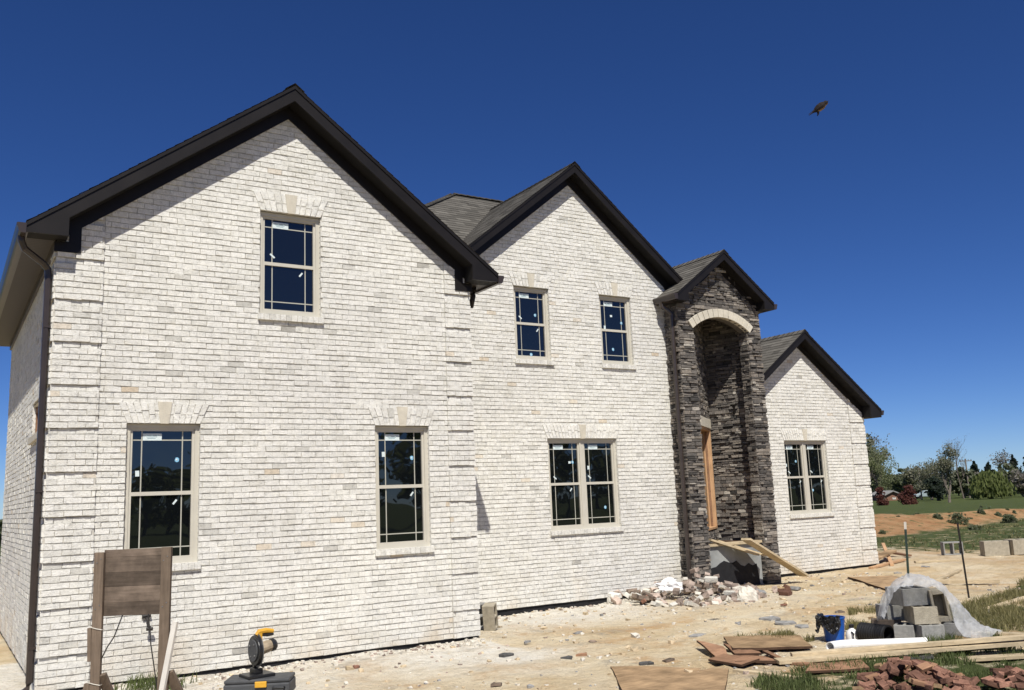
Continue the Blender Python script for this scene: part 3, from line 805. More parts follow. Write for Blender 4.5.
# angled niche behind the arch: left wall with the timber-lined opening, right wall, ceiling, floor edge
A, B, C_ = Vector((12.72, 2.25)), Vector((14.12, 3.30)), Vector((14.50, 2.27))
def wallframe(p, q):
    d = (q-p).normalized(); nn = Vector((d.y, -d.x))
    return frame(p.x, p.y, d.x, d.y, nn.x, nn.y), (q-p).length
LA, la = wallframe(A, B); LB, lb = wallframe(B, C_)
dz0, dz1, du0, du1 = 1.05, 3.30, .22, la-.15
mb = MB(); ledger(mb, LA, .5, 5.95, lambda z: [(0, du0), (du1, la)] if dz0 < z < dz1+.22 else [(0, la)], dmax=.035); mb.build('niche_wall', ['stone', 'stonegap'], house)
mb = MB(); ledger(mb, LB, .5, 5.95, lambda z: [(0, lb)], dmax=.06); mb.build('niche_wall', ['stone', 'stonegap'], house)
mb = MB(); mb.lbox(LA, du0-.02, du1+.03, -.10, .05, dz1+.005, dz1+.22); mb.build('stone_lintel', 'lime', house, bevel=.006)
mb = MB()
mb.lbox(LA, du0+.002, du0+.05, -.20, .03, dz0, dz1); mb.lbox(LA, du1-.05, du1-.002, -.20, .03, dz0, dz1); mb.lbox(LA, du0+.05, du1-.05, -.20, .028, dz1-.05, dz1); mb.lbox(LA, du0+.05, du1-.05, -.20, .028, dz0, dz0+.045)
df = mb.build('entry_frame', 'sawn', house)
mb = MB(); mb.lbox(LA, du0+.05, du1-.05, -.16, -.14, dz0+.045, dz1-.05); mb.build('plywood_infill', 'ply', df)
mb = MB(); mb.lbox(LA, du1-.066, du1-.0502, -.095, -.055, dz0+.046, dz1-.052); mb.build('jamb_stop', 'plyred', df)
mb = MB(); mb.box(PX0+.05, PX1-.02, PY+TH+.004, 3.6, 5.9, 5.95); mb.build('porch_ceiling', 'black', house)
mb = MB(); mb.box(OX0+.03, OX1-.03, PY+.10, 3.32, -.4, FLOOR); mb.build('porch_base', 'foundation', house)
mb = MB(); mb.box(OX0+.03, OX1-.03, PY+.11, 3.32, FLOOR+.003, FLOOR+.03); mb.build('added_dark_floor_cover', 'plyedge', house)  # unseen dark cover added to cut light bouncing up into the porch
mb = MB(); rs = random.Random(3)
pts = [(OX0+.034, .0)] + [(OX0+.034+i*.12, .22+.10*rs.random()+.16*math.exp(-((i-5)/3)**2)) for i in range(13)] + [(OX0+1.55, .0)]
mb.prism([(x, PY+.092, z-.2 if z == 0 else z) for x, z in pts], (0, .012, 0)); mb.build('coating_splash', 'black', house, fixn=True)
mb = MB(); mb.lbox(frame(0, PY, 1, 0, 0, -1), OX0+.02, OX1-.02, -.30, -.04, FLOOR, FLOOR+.05); mb.build('porch_slab_edge', 'paleboard', house)
# tap on the left block wall
mb = MB(); mb.tube([(1.17, -.005, .62), (1.17, -.06, .62), (1.175, -.085, .60), (1.18, -.09, .54), (1.205, -.09, .50)], .017, 6); mb.tube([(1.12, -.02, .645), (1.22, -.02, .655)], .028, 6); mb.tube([(1.16, -.09, .50), (1.235, -.09, .495)], .024, 6)
mb.build('hose_tap', 'rod', house)


# ================================================================== THINGS ON THE SITE
RT = rt.copy(); FWD = Vector((math.sin(ya+.40), math.cos(ya+.40), 0))
def lying(name, p0, p1, w, t, mat, label, cat, group=None, tone=.5, roll=0.0, bevel=.003):
    """board lying from p0 to p1 (centres of the underside line), w wide, t thick"""
    p0, p1 = Vector(p0), Vector(p1); d = (p1-p0).normalized(); a = d.cross(Vector((0, 0, 1))).normalized(); upv = (a.cross(d) + a*roll).normalized()
    mb = MB(); o = upv*(t/2)
    mb.bar(p0+o, p1+o, w, t, upv, tone)
    ob = mb.build(name, mat, origin=p0, bevel=bevel)
    if label: tag(ob, label, cat, group)
    return ob
def sheet(name, pts, t, mats, label, cat, group=None, tone=.5, sag=.02):
    """flat panel through the given top corner points, t thick, slightly warped"""
    n = len(pts); c = sum((Vector(p) for p in pts), Vector())/n
    mb = MB(); top = []; ring = []
    P = [Vector(p) for p in pts]
    edge = []
    for i in range(n):
        for k in range(6):
            q = P[i].lerp(P[(i+1) % n], k/6); edge.append(q + Vector((n2(q.x, q.y, 3, 1)*.012, n2(q.x, q.y, 3, 7)*.012, n2(q.x, q.y, 1.5, 5)*sag)))
    ne = len(edge); mid = [c.lerp(e, .5) + Vector((0, 0, n2(e.x, e.y, 1.2, 3)*sag)) for e in edge]
    for i in range(ne):
        j = (i+1) % ne
        mb.face([edge[i], edge[j], mid[j], mid[i]], tone, 0); mb.face([mid[i], mid[j], c], tone, 0)
        dn = Vector((0, 0, -t)); mb.face([edge[j], edge[i], edge[i]+dn, edge[j]+dn], .5, 1)
    mb.face([e+Vector((0, 0, -t)) for e in edge[::-1]], .4, 1)
    o = mb.build(name, mats, origin=c, fixn=False)
    if label: tag(o, label, cat, group)
    return o

# ---- board on two posts at the left
post_l = at(99.5, 600, 8.5); post_r = at(166.0, 600, 8.5)
gl = Vector((post_l.x, post_l.y, H(post_l.x, post_l.y))); gr = Vector((post_r.x, post_r.y, H(post_r.x, post_r.y)))
bd = (gr-gl); bd.z = 0; bl = bd.length; bu = bd.normalized(); bn = Vector((bu.y, -bu.x, 0))
sb = thing('site_board', gl, 'weathered grey wooden panel on two braced posts in front of the left brick wall', 'site board')
def SB(u, d, z): return tuple(gl + bu*u + bn*d + Vector((0, 0, z)))
def sbbox(name, u0, u1, d0, d1, z0, z1, mat, tone=.5, parent=sb, lean=0):
    mb = MB(); mb.lbox(lambda u, d, z: SB(u+lean*(z-.9), d, z), u0, u1, d0, d1, z0, z1, tone); return mb.build(name, mat, parent, bevel=.004)
sbbox('post', -.045, .045, 0, .045, -.2, 1.70, 'oldwood', .55); sbbox('post', bl-.045, bl+.048, 0, .045, -.2, 1.725, 'oldwood', .35, lean=.006)
mb = MB()
zz = 1.115
for i, (h, tn) in enumerate(((.12, .25), (.145, .65), (.13, .1), (.14, .45), (.10, .75))):
    if zz+h > 1.745: h = 1.72-zz
    mb.lbox(SB, .03, bl-.02, -.021+U_(-.002, .002), -.002, zz-.0005, zz+h-.001, tn); zz += h
mb.build('panel', 'oldpanel', sb, bevel=.003)
for (u0, d0, z0, u1, d1, z1, tn) in ((-.055, .02, .52, -.20, .03, -.12, .4), (.05, .02, .60, .20, -.35, -.12, .2), (bl+.05, .02, .60, bl+.27, -.30, -.12, .3)):
    mb = MB(); mb.bar(SB(u0, d0, z0), SB(u1, d1, z1), .085, .04, bn, tn); mb.build('brace', 'oldwood', sb, bevel=.003)
mb = MB(); mb.bar(SB(-.066, .03, 1.02), SB(-.055, .03, .72), .035, .04, bn, .7); mb.build('cleat', 'oldwood', sb, bevel=.003)
for pts in ([(.22, .0, 1.12), (.19, .02, 1.02), (.16, .03, .93), (.10, .03, .84), (.06, .03, .76), (.03, .03, .70)], [(bl-.16, 0, 1.12), (bl-.14, .02, 1.0), (bl-.12, .03, .85), (bl-.09, .03, .68), (bl-.05, .03, .45), (bl+.04, .03, .30), (bl+.14, .03, .22)]):
    mb = MB(); mb.tube([SB(*p) for p in pts], .006, 5); mb.build('hanging_wire', 'wire', sb)
for z in (1.01, .52):
    mb = MB(); mb.tube([SB(-.05, .049, z+.015), SB(.0, .05, z), SB(.05, .049, z-.01), SB(.05, -.004, z-.012), SB(-.05, -.004, z+.015), SB(-.05, .049, z+.015)], .004, 5); mb.build('twine_tie', 'twine', sb)
for u in (0, bl):
    for z in (1.20, 1.62):
        for dx in (-.015, .02):
            mb = MB(); mb.tube([SB(u+dx, .044, z+dx), SB(u+dx, .048, z+dx)], .006, 6); mb.build('nail_head', 'steel', sb)
st0, st1 = at(152, 733, 8.25), at(175.5, 621, 8.42)
st0.z = H(st0.x, st0.y)
mb = MB(); mb.bar(st0, st1, .055, .03, -FWD, .6); tag(mb.build('loose_board', 'whitewood', origin=st0, bevel=.003), 'narrow white painted board leaning against the right post of the wooden panel', 'board')

# ---- chop saw standing on a grey tool case
cs0 = gp(262, 687); cs0 = at(257, 692, (cs0-CAM).dot(fw)*.97); cs0.z = H(cs0.x, cs0.y)
def oriented(base, ang):
    a = Vector((math.cos(ang), math.sin(ang), 0)); b = Vector((-math.sin(ang), math.cos(ang), 0))
    return lambda u, d, z: tuple(base + a*u + b*d + Vector((0, 0, z)))
case = thing('tool_case', cs0, 'low grey plastic tool case with an orange latch under the chop saw', 'tool case')
Lc = oriented(cs0, -.50)
mb = MB(); mb.lbox(Lc, -.33, .40, -.20, .20, .0, .14); mb.build('case_body', 'greyp', case, bevel=.018)
mb = MB(); mb.lbox(Lc, -.325, .395, -.195, .195, .143, .185); mb.build('case_lid', 'greyp', case, bevel=.014)
mb = MB(); mb.lbox(Lc, .02, .15, -.225, -.20, .10, .165); mb.build('latch', 'yellowp', case, bevel=.008)
mb = MB(); mb.tube([Lc(.22, -.2, .09), Lc(.22, -.24, .09), Lc(.34, -.24, .09), Lc(.34, -.2, .09)], .014, 6); mb.build('handle', 'blackp', case)
sw0 = cs0 + Vector((0, 0, .186))
saw = thing('chop_saw', sw0, 'yellow and black chop saw with raised round blade guard beside the left brick wall', 'saw')
La = oriented(sw0, .12)   # u: across the blade (towards the motor), d: away
mb = MB(); mb.lbox(La, -.16, .16, -.14, .14, 0, .035); mb.lbox(La, -.05, .05, -.05, .10, .035, .09); mb.build('base', 'blackp', saw, bevel=.008)
mb = MB(); mb.bar(La(.0, .06, .07), La(.01, .02, .36), .05, .06, (0, 1, 0)); mb.build('arm', 'blackp', saw, bevel=.008)
mb = MB(); n = 28; zc = .285; rr_ = .165
def disc(u0, u1, r, n=28, a0=0, a1=2*math.pi): return [La(u0, r*math.cos(a0+(a1-a0)*i/n), zc+r*math.sin(a0+(a1-a0)*i/n)) for i in range(n)]
mb.prism(disc(-.045, 0, rr_), Vector(La(.01, 0, 0))-Vector(La(-.045, 0, 0))); mb.build('blade_guard', 'blackp', saw, fixn=True, bevel=.006)
mb = MB(); mb.prism(disc(-.06, 0, rr_*.74), Vector(La(-.045, 0, 0))-Vector(La(-.06, 0, 0))); mb.build('guard_cover', 'greyp', saw, fixn=True, bevel=.004)
mb = MB(); mb.prism(disc(-.004, 0, rr_+.02), Vector(La(.004, 0, 0))-Vector(La(0, 0, 0))); mb.build('blade', 'steel', saw, fixn=True)
mb = MB(); mb.tube([La(.012, 0, zc), La(.05, 0, zc+.01), La(.13, 0, zc+.03), La(.17, 0, zc+.035)], [.055, .068, .068, .06], 14); mb.build('motor', 'tanmetal', saw)
mb = MB(); mb.tube([La(.165, 0, zc+.034), La(.20, 0, zc+.04), La(.225, 0, zc+.045)], [.072, .072, .05], 14); mb.build('motor_cap', 'blackp', saw)
mb = MB(); mb.tube([La(-.01, .0, zc+.165), La(.02, 0, zc+.20), La(.10, 0, zc+.205), La(.19, 0, zc+.19)], [.024, .03, .03, .024], 8); mb.bar(La(.02, 0, zc+.20), La(.03, 0, zc+.06), .05, .05); mb.build('handle', 'yellowp', saw)
mb = MB(); mb.tube([La(.06, .0, zc+.165), La(.12, 0, zc+.155), La(.19, 0, zc+.16)], .02, 8); mb.build('trigger_grip', 'blackp', saw)
for k in range(4):
    a = k*1.57+.6; mb = MB(); c_ = La(-.061, .085*math.cos(a), zc+.085*math.sin(a)); mb.tube([c_, tuple(Vector(c_)+(Vector(La(-.006, 0, 0))-Vector(La(0, 0, 0))))], .012, 8); mb.build('bolt', 'steel', saw)
mb = MB(); mb.tube([La(.1, .1, .02)] + [La(.18+.05*i, .05*math.sin(i*1.7), -.17+.02*math.sin(i*3)) for i in range(2, 6)], .008, 5); mb.build('cord', 'wire', saw)

# ---- concrete blocks
def block_mesh(mb, L, l=.39, w=.19, h=.19, hollow=True):
    """two-core concrete block, cores running along z"""
    t = .032
    if not hollow:
        mb.lbox(L, 0, l, 0, w, 0, h); return
    xs = [(0, t), (l/2-t/2, l/2+t/2), (l-t, l)]
    if hollow == 'one': xs = [(0, .06), (l-.06, l)]; mb.lbox(L, .06, l-.06, t, w-t, 0, .03, .1)  # plate added behind the core to block light and keep it dark
    for a, b in xs: mb.lbox(L, a, b, t, w-t, 0, h, U_(.3, .7))
    mb.lbox(L, 0, l, 0, t, 0, h, .5); mb.lbox(L, 0, l, w-t, w, 0, h, .5)
def place_block(base, yaw, label, group=None, upend=None, mat='cmu', tilt=0.0, l=.39, w=.19, h=.19, hollow=True):
    """upend None: flat with cores upright; 'side': cores horizontal facing -d; 'end': standing on its end"""
    a = Vector((math.cos(yaw), math.sin(yaw), 0)); b = Vector((-math.sin(yaw), math.cos(yaw), 0)); z = Vector((0, 0, 1))
    if tilt:
        q = Matrix.Rotation(tilt, 3, b); a, z = q @ a, q @ z
    if upend == 'side': ax = (a, z, -b)      # length along a, width up, cores along b
    elif upend == 'end': ax = (z, a, -b)     # length up, cores along b
    else: ax = (a, b, z)
    off = Vector((0, 0, 0)) + (b*h if upend in ('side', 'end') else Vector())
    def L(u, d, zz): return tuple(base + off + ax[0]*u + ax[1]*d + ax[2]*zz)
    mb = MB(); block_mesh(mb, L, l, w, h, hollow)
    o = mb.build('concrete_block', mat, origin=base, fixn=True, bevel=.006)
    return tag(o, label, 'concrete block', group)
b1 = gp(484.5, 631); place_block(b1 + Vector((.02, .22, .0)), .10, 'concrete block standing on end in the corner, hard against the left wing', 'blocks in the wall corner', 'end', 'cmu', -.03)
b2 = gp(495.5, 631); place_block(b2, .75, 'sandy concrete block standing on end and leaning, just right of the wall corner', 'blocks in the wall corner', 'end', 'cmuwarm', -.20)
b3 = gp(944.5, 555.5); place_block(b3, -.72, 'lone concrete block lying on its side showing two dark square cores', 'scattered far blocks', 'side', 'cmu', l=.52, w=.36, h=.3)
b4 = gp(985.5, 556.5); place_block(b4, -.62, 'grey concrete block lying long side forward on the far bare dirt', 'scattered far blocks', None, 'cmuwarm', l=.66, w=.3, h=.40)
b5 = gp(1014.5, 555.0); place_block(b5, -.45, 'pale concrete block at the right edge of the far bare dirt', 'scattered far blocks', None, 'cmuwarm', l=.7, w=.4, h=.40)

# the heap of blocks under the plastic sheet (local axes: A to the right of the view, B away)
k0 = gp(924, 648.5); DK = (k0-CAM).dot(fw)
vA = Vector((math.cos(-.98), math.sin(-.98), 0)); vB = Vector((-vA.y, vA.x, 0))
def KP(a, b, z): return k0 + vA*a + vB*b + Vector((0, 0, z))
yawA = math.atan2(vA.y, vA.x)
zb_ = H(k0.x, k0.y)-k0.z
pk = ' in the heap under the plastic sheet'
GB = 'blocks under the plastic sheet'
place_block(KP(.0, .0, -.01), yawA+.50, 'front bottom concrete block'+pk, GB, None, 'cmu', l=.30, w=.30, h=.285)
place_block(KP(-.335, .10, -.01), yawA-.12, 'bottom left concrete block'+pk, GB, None, 'cmu', l=.24, w=.3, h=.275)
place_block(KP(.255, .24, -.02), yawA+.10, 'bottom right concrete block behind the front one'+pk, GB, None, 'cmu', l=.30, w=.3, h=.30)
place_block(KP(-.075, .05, .279), yawA+.36, 'sandy middle concrete block with a sharp dark corner'+pk, GB, None, 'cmuwarm', l=.30, w=.36, h=.215)
place_block(KP(-.40, .32, .272), yawA+.55, 'middle left concrete block in shadow'+pk, GB, None, 'cmu', l=.25, w=.3, h=.2)
place_block(KP(-.18, .08, .497), yawA+.60, 'topmost concrete block'+pk, GB, None, 'cmu', l=.39, w=.40, h=.215)
place_block(KP(.165, .22, .285), yawA+.22, 'upended concrete block showing one tall dark core'+pk, GB, 'end', 'cmuwarm', l=.40, w=.20, tilt=-.10, hollow='one')
place_block(KP(-.60, .28, .0), yawA+.1, 'brownish low concrete block at the left end of the heap under the sheet', GB, None, 'oldpanel', l=.36, w=.2, h=.30)

# milky plastic sheet draped over the heap
def spline(pts, n):
    out = []; m_ = len(pts)
    for i in range(n+1):
        t = i/n*(m_-1); k = min(int(t), m_-2); f = t-k
        p0, p1, p2, p3 = pts[max(k-1, 0)], pts[k], pts[k+1], pts[min(k+2, m_-1)]
        out.append(tuple(.5*(2*b+(c-a)*f+(2*a-5*b+4*c-d)*f*f+(3*b-a-3*c+d)*f**3) for a, b, c, d in zip(p0, p1, p2, p3)))
    return out
up_px = [(877, 619, .35), (880, 603, .38), (888, 588, .42), (899, 578, .45), (910, 574.5, .48), (925, 577, .5), (938, 582, .48), (949, 591, .45), (960, 602, .40), (970, 614, .32), (980, 624, .22), (990, 628, .12), (1003, 632, .05)]
lo_px = [(884, 619, .10), (887, 611, .10), (891, 599, .08), (899, 588, .05), (912, 586.5, .02), (927, 586, .02), (939, 590, .02), (948, 600, .0), (952, 612, -.05), (955, 624, -.12), (962, 634, -.20), (976, 639, -.24), (992, 638, -.20)]
N = 80
upc = [at(x, y, DK+d) for x, y, d in spline(up_px, N)]; loc_ = [at(x, y, DK+d) for x, y, d in spline(lo_px, N)]
rows = []
MR = 12
for j in range(MR+1):
    f = j/MR; row = []
    for i in range(N+1):
        p = loc_[i].lerp(upc[i], f); bul = math.sin(f*math.pi)
        p = p + Vector((0, 0, .05*bul)) - FWD*.05*bul
        w_ = .034*noise.noise(Vector((i*.2, j*.30, 1)))+.026*noise.noise(Vector((i*.9, j*.35, 4)))+.012*noise.noise(Vector((i*1.9, j*.9, 8)))
        row.append(p + Vector((0, 0, w_)) - FWD*w_*.8)
    rows.append(row)
for j in range(1, 9):   # falls away behind to the ground
    f = j/8; row = []
    for i in range(N+1):
        p = upc[i] + FWD*(.55*f); g_ = H(p.x, p.y)+.01
        z = p.z+(g_-p.z)*(f**1.6)
        row.append(Vector((p.x, p.y, max(z, g_) + .02*noise.noise(Vector((i*.5, j*.9, 7))))))
    rows.append(row)
mb = MB(); W_ = N+1
mb.raw([p for r_ in rows for p in r_], [(j*W_+i, j*W_+i+1, (j+1)*W_+i+1, (j+1)*W_+i) for j in range(len(rows)-1) for i in range(N)])
tag(mb.build('plastic_sheet', 'sheet', origin=k0, smooth=True), 'milky clear plastic sheet draped over the heap of concrete blocks', 'plastic sheet')

# ---- bucket with a black bag, pipes
q0 = gp(835, 641.5); bk = thing('bucket', q0, 'bright blue plastic bucket with a black bag hung over its rim', 'bucket')
n = 24; prof = [(.118, 0), (.122, .01), (.150, .30), (.158, .305), (.158, .325), (.146, .325), (.112, .02)]
def lathe(mb, base, prof, n=24, tone=.5, sx=1):
    vs = [(base[0]+r*math.cos(2*math.pi*k/n), base[1]+r*math.sin(2*math.pi*k/n), base[2]+z) for r, z in prof for k in range(n)]
    fs = [(i*n+k, i*n+(k+1) % n, (i+1)*n+(k+1) % n, (i+1)*n+k) for i in range(len(prof)-1) for k in range(n)]
    fs.append(tuple(range(n-1, -1, -1))); fs.append(tuple((len(prof)-1)*n+k for k in range(n)))
    mb.raw(vs, fs, tone)
mb = MB(); lathe(mb, q0, prof); mb.build('bucket_body', 'bluep', bk, smooth=False)
mb = MB(); mb.tube([q0+RT*(.16*math.cos(a))+FWD*(-.03-.16*math.sin(a)*.6)+Vector((0, 0, .28-.10*math.sin(a))) for a in [i*math.pi/10 for i in range(11)]], .005, 5); mb.build('wire_handle', 'steel', bk)
# bag: crumpled lobes over the left side and rim
mb = MB(); nA, nB = 40, 14
vs = []
for j in range(nB+1):
    for i in range(nA+1):
        a = .45-.55+2.9*i/nA; f = j/nB
        # from inside the rim, over it, down the outside
        r_ = .135+.05*math.sin(min(1, f*1.4)*math.pi*.5); z = .30+.055*math.sin(min(1, f*2.2)*math.pi*.55) - max(0, f-.35)*(.10+.26*abs(math.sin(i*.17+.35)))
        k_ = .035*noise.noise(Vector((i*.42, j*.6, 2)))+.02*noise.noise(Vector((i*1.1, j*1.3, 6)))
        p = q0 - (RT*math.sin(a-.45) + FWD*math.cos(a-.45))*(r_+.02+k_*1.2+f*.025) + Vector((0, 0, z+k_))
        vs.append(p)
mb.raw(vs, [(j*(nA+1)+i, j*(nA+1)+i+1, (j+1)*(nA+1)+i+1, (j+1)*(nA+1)+i) for j in range(nB) for i in range(nA)])
o = mb.build('bin_bag', 'bagp', origin=q0, smooth=False); tag(o, 'crumpled black plastic bag hanging over the blue bucket', 'bag')
# white jug
j0 = gp(853, 643); jg = thing('plastic_jug', j0, 'small white plastic jug with black cap between bucket and black pipe', 'jug')
mb = MB(); lathe(mb, j0, [(.075, 0), (.08, .01), (.08, .12), (.06, .16), (.028, .185), (.026, .20)], 16); mb.build('jug_body', 'whitep', jg, smooth=True)
mb = MB(); lathe(mb, j0+Vector((0, 0, .20)), [(.032, 0), (.032, .035), (.02, .04)], 12); mb.build('cap', 'blackp', jg)
mb = MB(); mb.tube([j0-FWD*.07+Vector((0, 0, .15)), j0-FWD*.12+RT*.03+Vector((0, 0, .13)), j0-FWD*.125+RT*.02+Vector((0, 0, .07)), j0-FWD*.08+Vector((0, 0, .04))], .012, 6); mb.build('handle', 'blackp', jg)
# black corrugated pipe
c0 = gp(863, 642.5); c1 = c0; dd_ = (RT - FWD*1.0).normalized()
cc = c0 + Vector((0, 0, .135)); n = 26; np_ = 44; ln = .40
prof = []
for i in range(np_+1):
    t = i/np_; prof.append((.118+.007*(1 if (i % 4) < 2 else -1), t*ln))
prof += [(.102, ln), (.097, .02)]
a_ = dd_; e1 = Vector((0, 0, 1)); e2 = a_.cross(e1)
mb = MB(); m_ = len(prof)
mb.raw([cc+a_*t+e1*(r*math.cos(2*math.pi*k/n))+e2*(r*math.sin(2*math.pi*k/n)) for r, t in prof for k in range(n)],
       [(i*n+k, i*n+(k+1) % n, (i+1)*n+(k+1) % n, (i+1)*n+k) for i in range(m_-1) for k in range(n)]+[tuple((m_-1)*n+k for k in range(n))])
tag(mb.build('corrugated_pipe', 'blackp', origin=c0), 'short length of black corrugated drain pipe lying beside the concrete blocks', 'pipe')
# white pvc pipe with an elbow end
v0, v1 = gp(831, 654.5), gp(927, 650.5)
ax = (v1-v0).normalized(); rad = .058
pv = thing('pvc_pipe', v0, 'white plastic drain pipe with an open elbow lying behind the long pale board', 'pipe')
Z = Vector((0, 0, rad+.05))
p_a, p_b = v0+ax*.22+Z, v1+Z*1.0
mb = MB(); mb.tube([p_a, p_b], [rad*.93, rad*.86], 20); mb.build('straight_pipe', 'whitep', pv, smooth=False)
el_pts = [p_a+ax*.12, p_a+ax*.02, p_a-ax*.08-FWD*.02, p_a-ax*.16-FWD*.07, p_a-ax*.21-FWD*.13]
def hollow(mb, pts, r, ri, n=20):
    pts2 = pts+[pts[-1]]+pts[::-1]; rr = [r]*len(pts)+[ri]+[ri]*len(pts); pts2[len(pts)] = pts[-1]
    ref = Vector((0, 0, 1)); vs = []
    for i, p in enumerate(pts2):
        k = i if i < len(pts) else (len(pts)-1 if i == len(pts) else 2*len(pts)-i)
        k = max(0, min(len(pts)-1, k))
        d = (pts[min(k+1, len(pts)-1)]-pts[max(k-1, 0)]).normalized(); a = d.cross(ref).normalized(); b = d.cross(a)
        vs += [p+a*rr[i]*math.cos(2*math.pi*q/n)+b*rr[i]*math.sin(2*math.pi*q/n) for q in range(n)]
    m_ = len(pts2)
    mb.raw(vs, [(i*n+q, i*n+(q+1) % n, (i+1)*n+(q+1) % n, (i+1)*n+q) for i in range(m_-1) for q in range(n)])
mb = MB(); hollow(mb, el_pts, rad*1.04, rad*.88); mb.tube([p_a+ax*.03, p_a+ax*.10], rad*1.12, 20); mb.build('elbow', 'whitep', pv)

# ---- lumber and sheets in the foreground
def gz(px, py, dz): return gp(px, py) + Vector((0, 0, dz))
L0 = 'pale sunbleached '
lying('lumber_board', gz(777, 666, .03), gz(1034, 653, .11), .20, .045, 'paleboard', 'long pale sunbleached board lying between the white pipe and the red brick heap', 'board', 'long boards in the foreground', .55)
lying('lumber_board', gz(792, 661.5, .055), gz(1060, 653, .19), .10, .045, 'paleboard', 'narrow pale board lying on the long board behind the red brick heap', 'board', 'long boards in the foreground', .8)
lying('lumber_board', gz(978, 637, .03), gz(1060, 640, .03), .14, .04, 'paleboard', 'short weathered board at the right end of the plastic sheet', 'board', 'long boards in the foreground', .15)
lying('lumber_board', gz(924, 584.5, .02), gz(1000, 584, .02), .15, .07, 'paleboard', 'pale beam lying on the dirt behind the plastic sheet', 'board', None, .85)
lying('lumber_board', gz(845, 668.5, .0), gz(768, 664, .02), .10, .03, 'plyred', 'reddish board lying in front of the long pale board', 'board', None, .4)
lying('lumber_board', gz(958, 661.5, .0), gz(1050, 657, .01), .14, .04, 'paleboard', 'grey weathered board lying in the grass below the long boards at the right edge', 'board', 'long boards in the foreground', .05)
lying('lumber_board', gz(735, 672, .0), gz(800, 680, .0), .09, .035, 'paleboard', 'thin pale board end lying in the grass left of the brick heap', 'board', 'long boards in the foreground', .6)
lying('lumber_board', gz(985, 611, .0), gz(1040, 596, .02), .12, .04, 'paleboard', 'pale board half hidden in the dry grass at the right edge', 'board', 'long boards in the foreground', .9)
lying('lumber_board', gz(900, 597.5, .0), gz(960, 571, .0), .10, .04, 'paleboard', 'long pale batten on the dirt behind the heap, pointing to the far blocks', 'board', None, .45)
lying('lumber_board', gz(915, 563, .0), gz(958, 561, .0), .16, .05, 'paleboard', 'pale batten on the dirt near the lone far block', 'board', None, .7)
sheet('broken_board_or_shade', [gz(905, 664, .05), gz(935, 663, .06), (gz(930, 655.5, .03)), gz(912, 656, .03)], .03, ['asphaltscrap', 'asphaltscrap'], 'dark sheet standing in for shadow under the boards behind the red brick heap', 'painted shadow', None, .5, .03)  # dark sheet laid in place of the shadow under the boards
sheet('plywood_sheet', [gz(733, 653.5, .07), gz(813, 651.5, .07), gz(800, 640.5, .07), gz(724, 642, .07)], .03, ['ply', 'plyedge'], 'flat rectangular brown plywood sheet left of the blue bucket', 'plywood', None, .35)
sheet('plywood_sheet', [gz(628, 705, .03), gz(722, 706, .03), gz(729, 671, .03), gz(611, 668.5, .03)], .03, ['ply', 'plyedge'], 'large tan plywood sheet lying flat at the bottom edge of the picture', 'plywood', None, .7)
sheet('plywood_sheet', [gz(955, 652, .09), gz(1012, 649, .06), gz(992, 640, .05), (gz(957, 644, .10))], .02, ['ply', 'plyedge'], 'curled tan plywood scrap beside the end of the plastic sheet', 'plywood', None, .9, .05)
sheet('plywood_sheet', [gz(890, 592.5, .04), gz(905, 582, .04), gz(893, 577.5, .04), gz(848, 578.5, .04)], .03, ['ply', 'plyedge'], 'tan plywood sheet lying behind the heap of concrete blocks', 'plywood', None, .85)
sheet('plywood_sheet', [gz(806, 676, .05), gz(870, 672, .05), gz(862, 663, .05), gz(812, 667, .05)], .025, ['plyred', 'plyedge'], 'reddish broken panel between the long board and the brick heap', 'broken board', None, .5)
# splintered reddish boards left of the plywood
sc_g = 'splintered boards by the plywood sheet'
for pts, tn, lab in ((((708, 663, .05), (742, 670, .05), (760, 664, .05), (724, 658, .05)), .4, 'wide splintered reddish board nearest the big plywood sheet'),
                     (((697, 649, .10), (716, 660, .04), (728, 657.5, .04), (724, 650, .05)), .9, 'pale splintered board tilted up at its left end'),
                     (((724, 650, .09), (735, 657, .04), (762, 656, .04), (758, 652.5, .05)), .15, 'thin dark splintered strip under the plywood sheet'),
                     (((735, 664.5, .03), (790, 664, .03), (780, 657.5, .03), (740, 658, .03)), .65, 'flat pale broken board between the plywood sheet and long board'),
                     (((763, 657, .08), (778, 663, .05), (783, 662, .05), (768, 656, .08)), .1, 'short dark stake lying across the broken boards')):
    sheet('broken_board_or_shade', [gz(*p) for p in pts], .025, ['plyred', 'plyedge'], lab, 'broken board', sc_g, tn, .03)
# wood scrap heap by the right corner of the house
wp = 'scrap timbers by the right house corner'
for (a, b, w_, t, mt, tn, lab) in (((864, 566, .03), (893, 560, .22), .25, .05, 'ply', .8, 'broad tan scrap board propped up beside the right house corner'),
                           ((871, 569, .0), (905, 561.5, .03), .12, .05, 'sawn', .5, 'flat orange scrap timber in front of the right house corner'),
                           ((884, 553, .25), (892, 566, .0), .09, .05, 'sawn', .9, 'short upright scrap timber propping the heap by the house corner'),
                           ((886, 556, .10), (910, 558, .04), .14, .05, 'plyred', .2, 'dark scrap timber at the right end of the heap by the house corner')):
    lying('scrap_timber', gz(*a), gz(*b), w_, t, mt, lab, 'timber', wp, tn)
